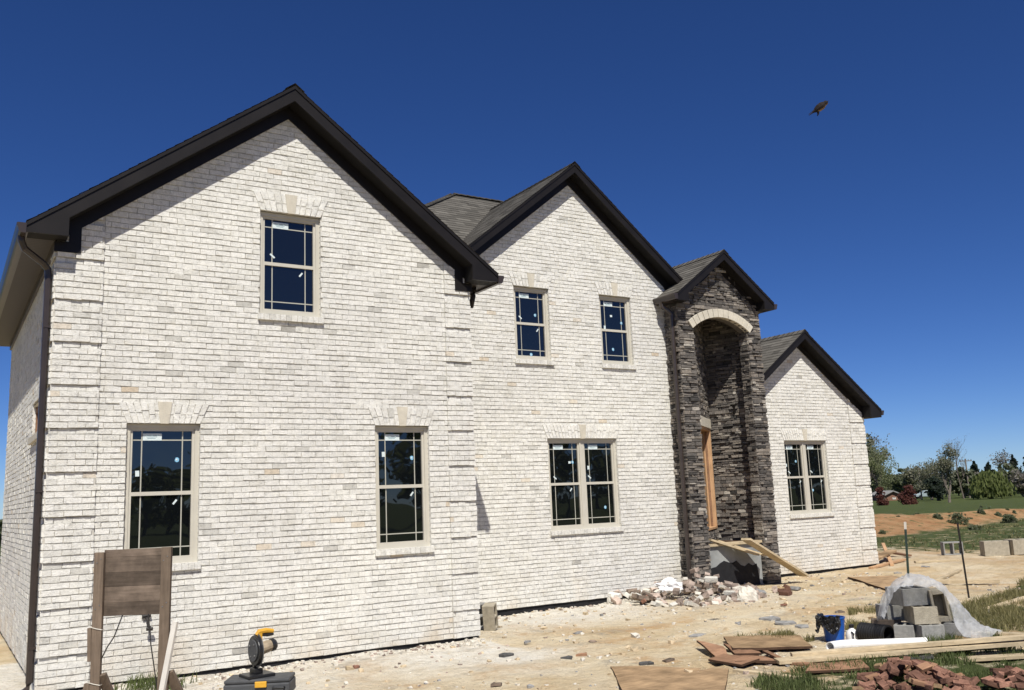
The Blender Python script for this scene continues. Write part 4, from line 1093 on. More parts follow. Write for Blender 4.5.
# planks from the porch down to the ground
pz = FLOOR
e0 = Vector((13.15, 1.52, .86)); e1_ = at(804, 576.5, (gp(804, 576.5)-CAM).dot(fw)*.945)
lying('plank', e0, e1_, .24, .045, 'paleboard', 'long fresh plank sloping from the porch floor to the ground', 'plank', 'ramp planks at the porch', .95)
lying('plank', at(709, 540.5, 19.2), at(757, 555.5, 19.3), .24, .04, 'paleboard', 'short grey plank stack end sticking out across the porch front', 'plank', 'ramp planks at the porch', .7)
lying('plank', at(717, 541.5, 19.5), at(764, 556, 19.45), .20, .04, 'paleboard', 'pale plank lying on the grey one at the porch front', 'plank', 'ramp planks at the porch', .95)

# ---- steel fence posts
def tpost(px, py, pxt, pyt, label, mat, wtop):
    b = gp(px, py); D = (b-CAM).dot(fw); t_ = at(pxt, pyt, D); r_ = thing('fence_post', b, label, 'fence post', 'steel posts on the site')
    d = (t_-b); L_ = d.length; d = d.normalized(); a = d.cross(FWD).normalized(); f = FWD
    mb = MB(); w_ = .05 if wtop else .032
    lo = b-d*.1; hi = t_-d*(.16 if wtop else 0)
    mb.bar(lo, hi, w_, .008, FWD); mb.bar(lo+FWD*.02, hi+FWD*.02, .008, .036, FWD)
    for i in range(int(L_/.06)): 
        p = b+d*(.05+i*.06)
        if (hi-p).dot(d) > 0: mb.bar(p-FWD*.008, p-FWD*.008+d*.02, .014, .012, FWD)
    mb.build('shaft', mat, r_)
    if wtop:
        mb = MB(); mb.bar(hi+d*.002, t_, w_*1.02, .010, FWD); mb.bar(hi+d*.002+FWD*.021, t_+FWD*.021, .010, .036, FWD); mb.build('white_tip', 'whitewood', r_)
tpost(908.5, 578, 905, 522, 'green steel fence post with white painted tip behind the plastic sheet', 'greensteel', True)
tpost(969, 598, 957.5, 523, 'thin dark steel rod leaning left in the grass right of the plastic sheet', 'rod', False)

# ---- heaps of brick
def brick_frag(name, mat, l, w, h, seed, rough=.18):
    r_ = random.Random(seed); mb = MB(); v = []
    for z in (0, 1):
        for (x, y) in ((0, 0), (1, 0), (1, 1), (0, 1)):
            v.append(((x-.5)*l + r_.uniform(-rough, rough)*l*.5, (y-.5)*w + r_.uniform(-rough, rough)*w*.3, (z-.5)*h + r_.uniform(-rough, rough)*h*.3))
    mb.hexa(v, r_.random())
    return mb.build(name, mat, bevel=.004)
def heap(px_pts, n, heightf, protos, rnd, label, cat, group, size=(1, 1)):
    """individual pieces scattered over a mound: px_pts = ground outline in the picture"""
    poly = [gp(*p) for p in px_pts]; pl = [(p.x, p.y) for p in poly]
    x0, x1 = min(p[0] for p in pl), max(p[0] for p in pl); y0, y1 = min(p[1] for p in pl), max(p[1] for p in pl)
    used = set(); k = 0; tries = 0
    while k < n and tries < 20000:
        tries += 1
        x, y = rnd.uniform(x0, x1), rnd.uniform(y0, y1)
        if not poly_in(pl, x, y): continue
        h = heightf(x, y)
        pi = rnd.randrange(len(protos)); pr = protos[pi]
        o = pr if pi not in used else pr.copy()
        if pi in used: COL.objects.link(o)
        used.add(pi)
        s = rnd.uniform(*size)
        o.scale = (s, s, s*rnd.uniform(.85, 1.1)); o.rotation_euler = (rnd.uniform(-.5, .5), rnd.uniform(-.5, .5), rnd.uniform(0, 6.28))
        o.location = (x, y, H(x, y)+.02+h*(rnd.random()**.35))
        tag(o, label, cat, group); k += 1
rnd = random.Random(11)
pa = [gp(x, y) for x, y in ((636, 603), (764, 598))]
def hA(x, y):
    u_ = (pa[1]-pa[0]); L_ = u_.length; e = u_/L_; v = Vector((x-pa[0].x, y-pa[0].y, 0)); t = max(0, min(1, v.dot(e)/L_)); c = abs(v.dot(Vector((-e.y, e.x, 0)))-.55)
    return .54*min(1, t*2.6)*min(1, (1-t)*2.2)*max(0, 1-c/.75)
protA = [brick_frag('brick_fragment', m_, l, .1, .07, i) for i, (m_, l) in enumerate([('clayfrag', .20), ('clayfrag', .13), ('mortarlump', .12), ('clayfrag', .17), ('clayfrag', .14), ('clayfrag', .10), ('clayfrag', .19), ('brick', .2), ('brick', .14), ('clayfrag', .15), ('oldpanel', .12)])]
heap([(640, 605), (690, 607), (730, 604), (764, 599), (758, 588), (700, 582), (655, 590)], 290, hA, protA, rnd, 'broken pale brick piece in the rubble heap before the stone entry', 'brick rubble', 'rubble heap before the stone entry', (.75, 1.25))
protC = [brick_frag('brick_fragment', m_, l, .1, .07, 40+i) for i, (m_, l) in enumerate([('redbrick', .2), ('clayfrag', .2), ('oldpanel', .18), ('brick', .2)])]
heap([(608, 605), (648, 606), (655, 599), (625, 597)], 22, lambda x, y: .14, protC, rnd, 'loose brick in the low row left of the rubble heap', 'brick', 'loose bricks left of the rubble heap', (.9, 1.2))
heap([(752, 597), (792, 596), (800, 590), (765, 588)], 12, lambda x, y: .03, [brick_frag('brick_fragment', m_, l, .1, .07, 60+i) for i, (m_, l) in enumerate([('redbrick', .16), ('clayfrag', .14), ('slate', .2)])], rnd, 'scattered broken brick right of the rubble heap', 'brick', 'scattered bricks right of the rubble heap', (.8, 1.2))
# red brick heap in the foreground
pb0 = gp(915, 692); 
def hB(x, y): return .26*math.exp(-(((x-pb0.x)*RT.x+(y-pb0.y)*RT.y-.02)/.42)**2)*math.exp(-((((x-pb0.x)*FWD.x+(y-pb0.y)*FWD.y)-.1)/.5)**2)
protB = [brick_frag('red_brick', 'redbrick', l, .1, .065, 80+i, .08) for i, l in enumerate((.2, .2, .14, .18, .11, .2, .16, .2))] + [brick_frag('red_brick', 'plyred', .2, .1, .065, 99, .08), brick_frag('red_brick', 'ply', .13, .1, .065, 98, .1)]
heap([(848, 700), (868, 684), (905, 672), (945, 674), (985, 700), (960, 716), (880, 716)], 230, hB, protB, rnd, 'red brick in the heap in front of the long boards', 'brick', 'red brick heap in the foreground', (.5, .85))
heap([(985, 690), (1000, 676), (1030, 678), (1036, 700)], 34, lambda x, y: .07, [brick_frag('red_brick', 'redbrick', l, .1, .065, 120+i, .08) for i, l in enumerate((.2, .16, .2))], rnd, 'red brick in the small patch at the right edge of the grass', 'brick', 'red bricks at the right edge', (.5, .8))
# white mortar sack and lumps on the rubble
def lump(name, base, rx, ry, rz, mat, label, cat, seed, bump=.25, group=None, nn=(12, 20)):
    mb = MB(); a_, b_ = nn; vs = []
    for j in range(a_+1):
        th = math.pi*j/a_
        for i in range(b_):
            ph = 2*math.pi*i/b_; d = Vector((math.sin(th)*math.cos(ph), math.sin(th)*math.sin(ph), math.cos(th)))
            k = 1+bump*noise.noise(d*1.7+Vector((seed, 0, 0)))+bump*.6*noise.noise(d*4+Vector((0, seed, 0)))
            vs.append(Vector(base)+Vector((d.x*rx*k, d.y*ry*k, max(-.5, d.z)*rz*k)))
    mb.raw(vs, [(j*b_+i, (j+1)*b_+i, (j+1)*b_+(i+1) % b_, j*b_+(i+1) % b_) for j in range(a_) for i in range(b_)])
    return tag(mb.build(name, mat, origin=base), label, cat, group)
p = gp(678, 600); lump('mortar_sack', p+Vector((.05, .28, .22)), .30, .24, .15, 'whitebag', 'crumpled white paper sack on the left end of the rubble heap', 'sack', 3, .4)
p = gp(750, 601); lump('mortar_lump', p+Vector((0, .05, .06)), .20, .17, .20, 'mortarlump', 'large cream mortar lump at the right end of the rubble heap', 'mortar lump', 5)
p = gp(588, 592); 
# shingle scraps and slabs lying about
gscr = 'dark scraps scattered on the dirt'
SLB = .8
for i, (x, y, s, mt, lab) in enumerate(((646.5, 664.5, .26, 'asphaltscrap', 'dark shingle scrap beside the upper edge of the big plywood sheet'), (506, 656, .30, 'asphaltscrap', 'black folded shingle scrap on the white dusty dirt'), (669, 661, .30, 'oldpanel', 'brown board scrap above the big plywood sheet'),
    (577, 634, .26, 'slate', 'grey slab scrap on the dirt below the double window'), (592, 642, .24, 'oldpanel', 'brown scrap on the dirt midway to the plywood sheet'), (568, 658, .22, 'asphaltscrap', 'small dark scrap left of the big plywood sheet'), (581, 655, .2, 'plyred', 'reddish scrap just above the small dark scrap'),
    (772, 619.5, .50, 'slate', 'largest dark grey slab on the dirt left of the bucket'), (786, 624, .48, 'slate', 'grey slab lying against the largest one left of the bucket'), (803, 627.5, .34, 'slate', 'purplish grey slab nearest the bucket'), (699, 636, .34, 'slate', 'flat dark slab above the splintered boards'),
    (527, 644, .16, 'slate', 'small grey stone on the white dust'), (496, 686, .2, 'oldpanel', 'small brown chip at the lower edge of the dirt'), (784, 606, .2, 'redbrick', 'lone half brick standing on the dirt before the right block'), (840, 612, .22, 'oldpanel', 'small dark chunk on the dirt above the bucket'), (356, 668, .14, 'redbrick', 'small reddish stone near the saw on the dusty ground'),
    (531, 687, .16, 'slate', 'small grey stone at the bottom edge below the dust'), (873, 560, .3, 'slate', 'grey flat scrap beside the right house corner'), (897, 573, .36, 'slate', 'flat grey slab on the dirt before the far scrap heap'), (925, 567, .36, 'slate', 'dark slab on the far bare dirt left of the far blocks'))):
    s *= SLB; p = gp(x, y); r_ = random.Random(i+5); nn_ = r_.choice((5, 6, 7)); ang0 = r_.random()*6
    pts = [p + Vector((math.cos(ang0+k*6.283/nn_)*s*r_.uniform(.22, .62), math.sin(ang0+k*6.283/nn_)*s*r_.uniform(.2, .55), .026+r_.uniform(-.008, .012))) for k in range(nn_)]
    sheet('scrap_slab', pts, .028, [mt, mt], lab, 'scrap', gscr, r_.random(), .03)

# crumbs of mortar and gravel nobody could count
mb = MB(); rg = random.Random(21)
def crumb(x, y, s, tn, mi):
    z = H(x, y); v = []
    for zz in (0, 1):
        for (a, b) in ((-1, -1), (1, -1), (1, 1), (-1, 1)): v.append((x+a*s*rg.uniform(.3, .7), y+b*s*rg.uniform(.3, .7), z-.2*s+zz*s*rg.uniform(.4, .9)))
    mb.hexa(v, tn, mi)
for i in range(6000):
    x, y = rg.uniform(1, 17.5), rg.uniform(-6.5, 2.8)
    if y > (-.03 if x < 5.95 else 2.4 if x < 12.1 else 1.9 if x < 14.7 else 2.9) or poly_in(PATCH_A, x, y): continue
    dens = .25+.75*max(0, n2(x, y, .8, 3)+.25)+(.5 if y > -1.2 and x < 6 or y > 1.4 and x > 5.9 else 0)
    if rg.random() > dens: continue
    s = rg.choice((.008, .010, .012, .015, .02, .03, .04)) * rg.uniform(.7, 1.3)
    if rg.random() < .03: s *= 2
    crumb(x, y, s, rg.random(), rg.choice((0, 0, 0, 3, 3, 1, 2)))
for i in range(260):
    x, y = rg.uniform(1.5, 17), rg.uniform(-5.5, 2.2)
    if y > (-.3 if x < 6 else 2.1 if x < 12 else 1.5) or n2(x, y, .7, 11) < .05: continue
    crumb(x, y, rg.uniform(.03, .085), rg.random(), 3)
for i in range(900):   # mortar droppings along the foot of the walls
    x = rg.uniform(.2, 12); y = (-.05 if x < 5.9 else 2.36)-abs(rg.gauss(0, .22)); crumb(x, y, rg.uniform(.01, .05), rg.random(), rg.choice((0, 0, 0, 0, 2)))
M['clod'] = plain('dry_sand_clod', (.56, .45, .30), .97, .08, .2, 9, bump=.4, tone=.25)
o = mb.build('gravel_crumbs', ['mortarlump', 'slate', 'clayfrag', 'clod'], origin=(6, -2, -.15)); o['kind'] = 'stuff'; o['label'] = 'mortar crumbs and gravel strewn over the sandy ground'; o['category'] = 'gravel'

# ---- grass
def blades(mb, x, y, h, w, rr, tn):
    z = H(x, y)-.01; a = rr.uniform(0, 6.28); dx, dy = math.cos(a)*w, math.sin(a)*w
    lx, ly = rr.gauss(0, .35)*h, rr.gauss(0, .35)*h
    mb.raw([(x-dx, y-dy, z), (x+dx, y+dy, z), (x+dx*.7+lx*.4, y+dy*.7+ly*.4, z+h*.6), (x-dx*.7+lx*.4, y-dy*.7+ly*.4, z+h*.6), (x+lx, y+ly, z+h)], [(0, 1, 2, 3), (3, 2, 4)], tn, 0)
def grass_patch(name, poly, n, hmin, hmax, mat, label, seed, thr=-.15, sc=1.4):
    rr = random.Random(seed); mb = MB(); x0, x1 = min(p[0] for p in poly), max(p[0] for p in poly); y0, y1 = min(p[1] for p in poly), max(p[1] for p in poly); k = t = 0
    while k < n and t < n*12:
        t += 1; x, y = rr.uniform(x0, x1), rr.uniform(y0, y1)
        if not poly_in(poly, x, y): continue
        if n2(x, y, sc, 2)+.4*n2(x, y, 4, 7) < thr+rr.uniform(-.15, .15): continue
        blades(mb, x, y, rr.uniform(hmin, hmax), rr.uniform(.004, .008), rr, rr.random()); k += 1
    o = mb.build(name, mat, origin=(poly[0][0], poly[0][1], -.15)); o['kind'] = 'stuff'; o['label'] = label; o['category'] = 'grass'
    return o
grass_patch('grass', PATCH_A, 13000, .03, .12, 'blade', 'short green grass in front of the long boards', 1, -.02, 2.2)
grass_patch('grass', PATCH_B, 15000, .04, .15, 'blade_dry', 'tall dry yellow green grass right of the plastic sheet', 2, -.12)
kx, ky = k0.x, k0.y
grass_patch('grass', [(kx-.4, ky-.5), (kx+.9, ky-1.0), (kx+1.1, ky-.3), (kx+.2, ky+.15)], 1500, .06, .22, 'blade', 'grass growing at the foot of the concrete block heap', 3, -.4)
grass_patch('grass', [(.7, -.4), (1.6, -.7), (1.75, -.2), (.85, -.06)], 420, .06, .2, 'blade', 'weeds along the left wall behind the wooden panel', 4, .0, 3)
g1, g2, g3, g4 = gp(735, 642), gp(815, 642), gp(812, 632), gp(740, 633)
grass_patch('grass', [(g.x, g.y) for g in (g1, g2, g3, g4)], 1100, .04, .12, 'blade_dry', 'sparse grass tufts behind the flat plywood sheet', 5, .05, 2.5)
g1, g2, g3, g4 = gp(845, 632), gp(882, 632), gp(885, 606), gp(850, 608)
grass_patch('grass', [(g.x, g.y) for g in (g1, g2, g3, g4)], 1500, .04, .13, 'blade_dry', 'sparse dry grass left of the plastic sheet', 6, .1, 2)
# rough growth on and below the clay bank
rr = random.Random(9); mb = MB()
for i in range(15000):
    x = rr.uniform(24, 70); bt = rr.uniform(-1.6, -.02)
    xx = min(60, x); yb = 10.6+.2*(xx-30); yt = max(yb+1.3, 16.8-.2*(xx-38)); y = yb+bt*(yt-yb)
    if n2(x, y, .5, 2) < -.2: continue
    h = rr.uniform(.04, .13); z = H(x, y)-.02; a = rr.uniform(0, 6.28); w_ = .03
    mb.raw([(x-w_*math.cos(a), y-w_*math.sin(a), z), (x+w_*math.cos(a), y+w_*math.sin(a), z), (x+rr.gauss(0, .05), y+rr.gauss(0, .05), z+h)], [(0, 1, 2)], rr.random(), rr.choice((0, 1, 1)))
o = mb.build('grass', ['blade', 'blade_dry'], origin=(40, 8, 0)); o['kind'] = 'stuff'; o['label'] = 'rough grass strip at the foot of the clay bank'; o['category'] = 'grass'

# ---- plants on the bank, shrubs and trees
def leaf_cloud(mb, c, rx, ry, rz, n, s, rr, mi=0, hang=0, shell=.5):
    for i in range(n):
        while True:
            d = Vector((rr.uniform(-1, 1), rr.uniform(-1, 1), rr.uniform(-1, 1)))
            if .05 < d.length <= 1: break
        d = d.normalized()*(d.length**shell)
        p = Vector(c)+Vector((d.x*rx, d.y*ry, d.z*rz))
        a = Vector((rr.gauss(0, 1), rr.gauss(0, 1), rr.gauss(0, 1))).normalized(); b = a.cross(Vector((rr.gauss(0, 1), rr.gauss(0, 1), rr.gauss(0, 1)))).normalized()
        if hang: b = Vector((rr.gauss(0, .15), rr.gauss(0, .15), -1)); a = a.cross(b).normalized()
        k = s*rr.uniform(.6, 1.3); kb = k*(2.2 if hang else .9)
        mb.face([p-a*k*.5, p+b*kb*.35, p+a*k*.5, p-b*kb*.5], min(1, max(0, rr.gauss(.5, .25))), mi)
def branch(mb, p, d, ln, r, depth, rr, tips, spread=.6, up_=.15, nseg=3, kids=(2, 3), shrink=.72):
    pts = [p]; q = p; dd = d
    for i in range(nseg):
        dd = (dd+Vector((rr.gauss(0, .12), rr.gauss(0, .12), rr.gauss(0, .08)+up_*.3))).normalized(); q = q+dd*(ln/nseg); pts.append(q)
    mb.tube(pts, [r*(1-.4*i/nseg) for i in range(nseg+1)], 6 if depth > 1 else 4, rr.random(), caps=False)
    if depth == 0: tips.append(q); return
    tips.append(q) if depth <= 1 else None
    for k in range(rr.randint(*kids)):
        a = rr.uniform(0, 6.28); t = rr.uniform(.45, 1); pp = pts[min(nseg, max(1, int(t*nseg+.5)))]
        s = Vector((math.cos(a), math.sin(a), 0)); nd = (dd+s*spread*rr.uniform(.6, 1.3)+Vector((0, 0, up_))).normalized()
        branch(mb, pp, nd, ln*shrink*rr.uniform(.75, 1.15), r*.58, depth-1, rr, tips, spread, up_, nseg, kids, shrink)
def tree(name, px, py, top_px, width_px, leafmat, label, seed, kind='round', leaves=3600, group='trees beyond the lawn', extra_d=1.0, trunk_frac=.22, lsize=None, tw=1.0):
    rr = random.Random(seed); b = gp(px, py); D = (b-CAM).dot(fw)
    hgt = (at(px, top_px, D)-at(px, py, D)).length; wid = width_px*D/F_PX; s = lsize or max(.16, D*.0031)
    r_ = thing(name, b, label, 'tree' if 'shrub' not in name else 'shrub', group); b = Vector(b); b.z -= .15
    tm, cm = MB(), MB(); tips = []
    if kind == 'conifer':
        tm.tube([b, b+Vector((0, 0, hgt*.95))], [hgt*.025, .03], 6)
        nl = 14
        for i in range(nl):
            f = i/(nl-1); z = hgt*(.08+.9*f); rad = wid/2*(1-f)**.8+.12
            for k in range(max(3, int(9*(1-f)))):
                a = rr.uniform(0, 6.28); q = b+Vector((math.cos(a)*rad*.6, math.sin(a)*rad*.6, z+rr.uniform(-.3, .3)*hgt/nl))
                leaf_cloud(cm, q, rad*.5, rad*.5, hgt/nl*.9, max(8, leaves//110), s, rr)
    elif kind == 'willow':
        branch(tm, b, Vector((0, 0, 1)), hgt*.42, hgt*.045, 2, rr, tips, .8, .1, 3, (3, 4), .7)
        for k in range(230):
            a = rr.uniform(0, 6.28); q = math.sqrt(rr.random())*wid/2; top = hgt*math.sqrt(max(.05, 1-.80*(q/(wid/2))**2))*rr.uniform(.88, 1)
            bot = hgt*rr.uniform(.04, .22)
            n_ = max(4, int((top-bot)/(s*1.1))); x, y = b.x+math.cos(a)*q, b.y+math.sin(a)*q
            for i in range(n_*2):
                f = i/(n_*2); leaf_cloud(cm, (x+rr.gauss(0, s*.5)+math.cos(a)*f*.2, y+rr.gauss(0, s*.5), b.z+top+(bot-top)*f), s*.5, s*.5, s*.5, 1, s*.8, rr, hang=1)
    elif kind == 'bare':
        branch(tm, b, Vector((.02, 0, 1)), hgt*.36, hgt*.021*tw, 5, rr, tips, .52, .22, 3, (2, 3), .74)
        for q in tips: leaf_cloud(cm, q, .45*s*4, .45*s*4, .4*s*4, max(1, leaves//max(1, len(tips))), s*.62, rr)
    elif kind == 'shrub':
        for k in range(5): branch(tm, b+Vector((rr.gauss(0, .1), rr.gauss(0, .1), 0)), Vector((rr.gauss(0, .35), rr.gauss(0, .35), 1)).normalized(), hgt*.45, hgt*.02, 1, rr, tips, .6)
        for k in range(34):
            a = rr.uniform(0, 6.28); f = rr.random()**1.3; q = wid/2*(1-f*.9)**.6*rr.uniform(.2, .8)
            leaf_cloud(cm, b+Vector((math.cos(a)*q, math.sin(a)*q, hgt*(.12+.8*f))), wid*.19, wid*.19, hgt*.14, leaves//26, s*.6, rr)
    else:
        branch(tm, b, Vector((0, 0, 1)), hgt*trunk_frac*1.5, hgt*.032, 3, rr, tips, .75, .12, 3, (3, 4), .78)
        c0_ = b+Vector((0, 0, hgt*(.46+trunk_frac*.35))); n_ = 44
        for k in range(n_):
            d = Vector((rr.gauss(0, 1), rr.gauss(0, 1), rr.gauss(0, 1))).normalized()*rr.uniform(.35, 1)
            q = c0_+Vector((d.x*wid*.40, d.y*wid*.40, d.z*hgt*(.46-trunk_frac*.25)))
            e = rr.uniform(.55, 1.1); leaf_cloud(cm, q, wid*.15*e, wid*.15*e, hgt*.10*e, int(leaves/n_), s, rr)
        for q in tips[:40]:
            leaf_cloud(cm, q, wid*.08, wid*.08, hgt*.06, leaves//130, s*.9, rr)
    tm.build('trunk', 'bark', r_); cm.build('crown', leafmat, r_)
# far-off row first, then the nearer trees
rowg = 'low trees along the far field edge'
for i, x in enumerate(range(686, 1030, 13)):
    tree('leafy_tree', x, 496.5+random.Random(i).uniform(-1, 1), 470+random.Random(i+3).uniform(-5, 7)-.03*(x-868), 27, ('leaf_olive', 'leaf_mid', 'leaf_grey', 'leaf_mid')[i % 4], 'hazy low tree in the continuous row along the far edge of the lawn', 200+i, 'round', 1500, rowg, trunk_frac=.12)
tree('evergreen_tree', 978, 496, 462, 26, 'leaf_dark', 'dark evergreen left of the pale willow, rising behind it', 31, 'conifer', 2400, 'dark evergreens on the right')
tree('evergreen_tree', 992, 495, 463, 24, 'leaf_dark', 'dark evergreen directly behind the pale willow', 32, 'conifer', 2200, 'dark evergreens on the right')
tree('evergreen_tree', 1004, 495, 465, 22, 'leaf_mid', 'shorter greener evergreen between the willow and the tallest evergreen', 33, 'conifer', 2200, 'dark evergreens on the right')
tree('evergreen_tree', 1017, 494, 456, 28, 'leaf_dark', 'tallest dark evergreen at the right edge', 34, 'conifer', 2800, 'dark evergreens on the right')
tree('evergreen_tree', 1034, 493, 448, 30, 'leaf_dark', 'dark evergreen cut off by the right edge', 35, 'conifer', 2400, 'dark evergreens on the right')
tree('bare_tree', 1011, 494, 452, 26, 'leaf_grey', 'small bare twiggy tree showing over the evergreens', 36, 'bare', 500)
tree('leafy_tree', 965, 498, 466, 34, 'leaf_mid', 'low mid green tree right of the bare tree', 37, 'round', 2600)
tree('leafy_tree', 918, 498, 464, 34, 'leaf_olive', 'olive grey budding tree behind the red shrubs', 38, 'round', 2600)
tree('leafy_tree', 903, 497, 468, 30, 'leaf_mid', 'low dull green tree behind the far brick house', 39, 'round', 2200)
tree('leafy_tree', 884, 500, 436, 40, 'leaf_spring', 'big spring green tree rising beside the right house corner', 40, 'round', 4200, lsize=.22)
tree('leafy_tree', 870, 500, 428, 36, 'leaf_olive', 'tall olive tree half hidden by the right house corner', 41, 'round', 3200)
tree('bare_tree', 880, 499, 422, 40, 'leaf_grey', 'tall bare twigs standing over the big spring green tree', 46, 'bare', 300, tw=.5)
tree('leafy_tree', 932, 500, 456, 46, 'leaf_olive', 'broad grey green budding tree left of the bare tree', 42, 'round', 3800, lsize=.22)
tree('leafy_tree', 938, 501, 474, 22, 'leaf_dark', 'dark low tree left of the bare trunk', 47, 'round', 1800)
tree('bare_tree', 949.5, 502.5, 434, 44, 'leaf_olive', 'tall nearly bare tree with a pale trunk standing on the lawn', 43, 'bare', 4200, tw=1.1, lsize=.27)
tree('bare_tree', 964, 499, 436, 30, 'leaf_grey', 'slender bare tree leaning right beside the tallest bare one', 44, 'bare', 500, tw=.6, lsize=.15)
tree('willow_tree', 992, 499, 470, 38, 'leaf_willow', 'pale yellow green weeping willow on the lawn', 45, 'willow', 3000, None)
tree('red_shrub', 882, 505.5, 486, 15, 'leaf_red', 'smaller rusty red shrub by the house corner on the lawn', 51, 'shrub', 1700, 'red shrubs on the lawn')
tree('red_shrub', 909, 504.5, 484, 22, 'leaf_red', 'larger rusty red shrub right of the far brick house', 52, 'shrub', 2200, 'red shrubs on the lawn')
for i, (x, y, h_, w_, lab) in enumerate(((958, 524, 14, 26, 'largest dark green bush on the clay bank below the bare tree'), (937, 519, 8, 14, 'small green bush on the clay bank left of the largest bush'), (1009, 523, 12, 20, 'green bush on the clay bank near the right edge'), (882, 534, 7, 10, 'low bush at the foot of the clay bank near the house'), (981, 513, 7, 9, 'small tuft bush high on the clay bank below the willow'), (998, 516, 6, 10, 'tuft on the clay bank between the two right bushes'), (898, 517, 4, 8, 'tiny tuft near the top of the clay bank'), (975, 530, 8, 20, 'low bush at the bottom right of the largest bush'), (917, 514, 4, 7, 'tiny tuft at the top of the bank right of the house corner'))):
    tree('bank_shrub', x, y, y-h_, w_, 'leaf_mid', lab, 60+i, 'shrub', 1100, 'bushes on the clay bank', lsize=.14)
tg = 'small tufts on the clay bank'
rr2 = random.Random(5)
for i in range(16):
    x = rr2.uniform(884, 1022); y = 513+rr2.uniform(0, 1)*(24-.10*(x-875))-.055*(x-875)
    tree('bank_shrub', x, y, y-rr2.uniform(2, 4.5), rr2.uniform(4, 9), 'leaf_mid', 'one of the small grass tufts dotted over the clay bank', 300+i, 'shrub', 260, tg, lsize=.13)
# far hedge seen past the left wall
tree('leafy_tree', 1.5, 546, 513, 26, 'leaf_mid', 'dark hedge tree far off at the left edge past the side wall', 71, 'round', 2600, None)

M['carpaint'] = plain('pale_car_paint', (.30, .36, .38), .4, .4)
# ---- far brick house, poles and parked car beyond the lawn
fh = gp(893, 500.6); D = (fh-CAM).dot(fw); s_ = D/F_PX
hs = thing('far_house', fh, 'low red brick house with grey roof beyond the lawn between the red shrubs', 'house')
Lh = oriented(fh, -.55); w_, dpt, hh = 14*s_, 6, 6.5*s_
mb = MB(); mb.lbox(Lh, -w_*.55, w_*.6, 0, dpt, -.5, hh)
mb.prism([Lh(-w_*.55, .01, hh), Lh(w_*.6, .01, hh), Lh(w_*.02, .01, hh+3.2*s_)], Vector(Lh(0, dpt-.02, 0))-Vector(Lh(0, 0, 0)))
mb.build('wall', 'redbrick', hs, fixn=True)
mb = MB()
for sg in (-1, 1):
    e_ = Lh(w_*.02+sg*w_*.68, -.4, hh-.6*s_); rg_ = Lh(w_*.02, -.4, hh+3.6*s_)
    mb.prism([e_, rg_, (rg_[0], rg_[1], rg_[2]-.18), (e_[0], e_[1], e_[2]-.18)], Vector(Lh(0, dpt+.8, 0))-Vector(Lh(0, 0, 0)))
mb.build('roof', 'slate', hs, fixn=True)
mb = MB(); mb.lbox(Lh, -w_*.02, w_*.22, -.05, .02, .2, hh*.5); mb.build('window', 'whitewood', hs)
mb = MB(); mb.lbox(Lh, .02*w_, w_*.18, -.07, -.052, .4, hh*.45); mb.build('pane', 'glass', hs)
def pole(px, py, top, label, arm, r_=.13):
    b = gp(px, py); D = (b-CAM).dot(fw); t_ = at(px, top, D); p_ = thing('utility_pole', b, label, 'utility pole', 'utility poles beyond the lawn'); h_ = (t_-b).length
    mb = MB(); mb.tube([b-Vector((0, 0, .3)), b+Vector((0, 0, h_))], [r_, r_*.75], 8); mb.build('shaft', 'polewood', p_)
    if arm:
        mb = MB(); c_ = b+Vector((0, 0, h_-.35)); mb.bar(c_-RT*1.0, c_+RT*1.0, .14, .14); mb.build('crossarm', 'polewood', p_)
        for k in (-.9, -.45, .45, .9):
            mb = MB(); mb.tube([c_+RT*k+Vector((0, 0, .07)), c_+RT*k+Vector((0, 0, .25))], .05, 6); mb.build('insulator', 'greyp', p_)
pole(970, 498, 459, 'wooden utility pole with crossarm right of the bare tree', True, .14)
pole(922, 500, 468, 'thin pale pole without crossarm left of the broad budding tree', False, .12)
cp = gp(927, 498.5); car = thing('parked_car', cp, 'pale blue car parked far off under the trees beyond the lawn', 'car'); D = (cp-CAM).dot(fw); Lk = oriented(cp, -.6)
mb = MB(); bs = [(-2.1, .35), (-2.1, .75), (-1.5, .88), (-1.0, .93), (-.55, 1.38), (.75, 1.40), (1.35, .95), (2.1, .85), (2.15, .35)]
mb.prism([Lk(u, -.8, z) for u, z in bs], Vector(Lk(0, .8, 0))-Vector(Lk(0, -.8, 0))); mb.build('body', 'carpaint', car, fixn=True, bevel=.06)
for sgn in (-1.35, 1.35):
    for dd in (-.82, .62):
        mb = MB(); mb.tube([Lk(sgn, dd, .32), Lk(sgn, dd+.2, .32)], .32, 14); mb.build('wheel', 'blackp', car)
mb = MB(); mb.prism([Lk(u, -.815, z) for u, z in ((-.85, .95), (-.5, 1.30), (.70, 1.32), (1.1, .98))], Vector(Lk(0, .01, 0))-Vector(Lk(0, 0, 0))); mb.build('side_window', 'glass', car, fixn=True)

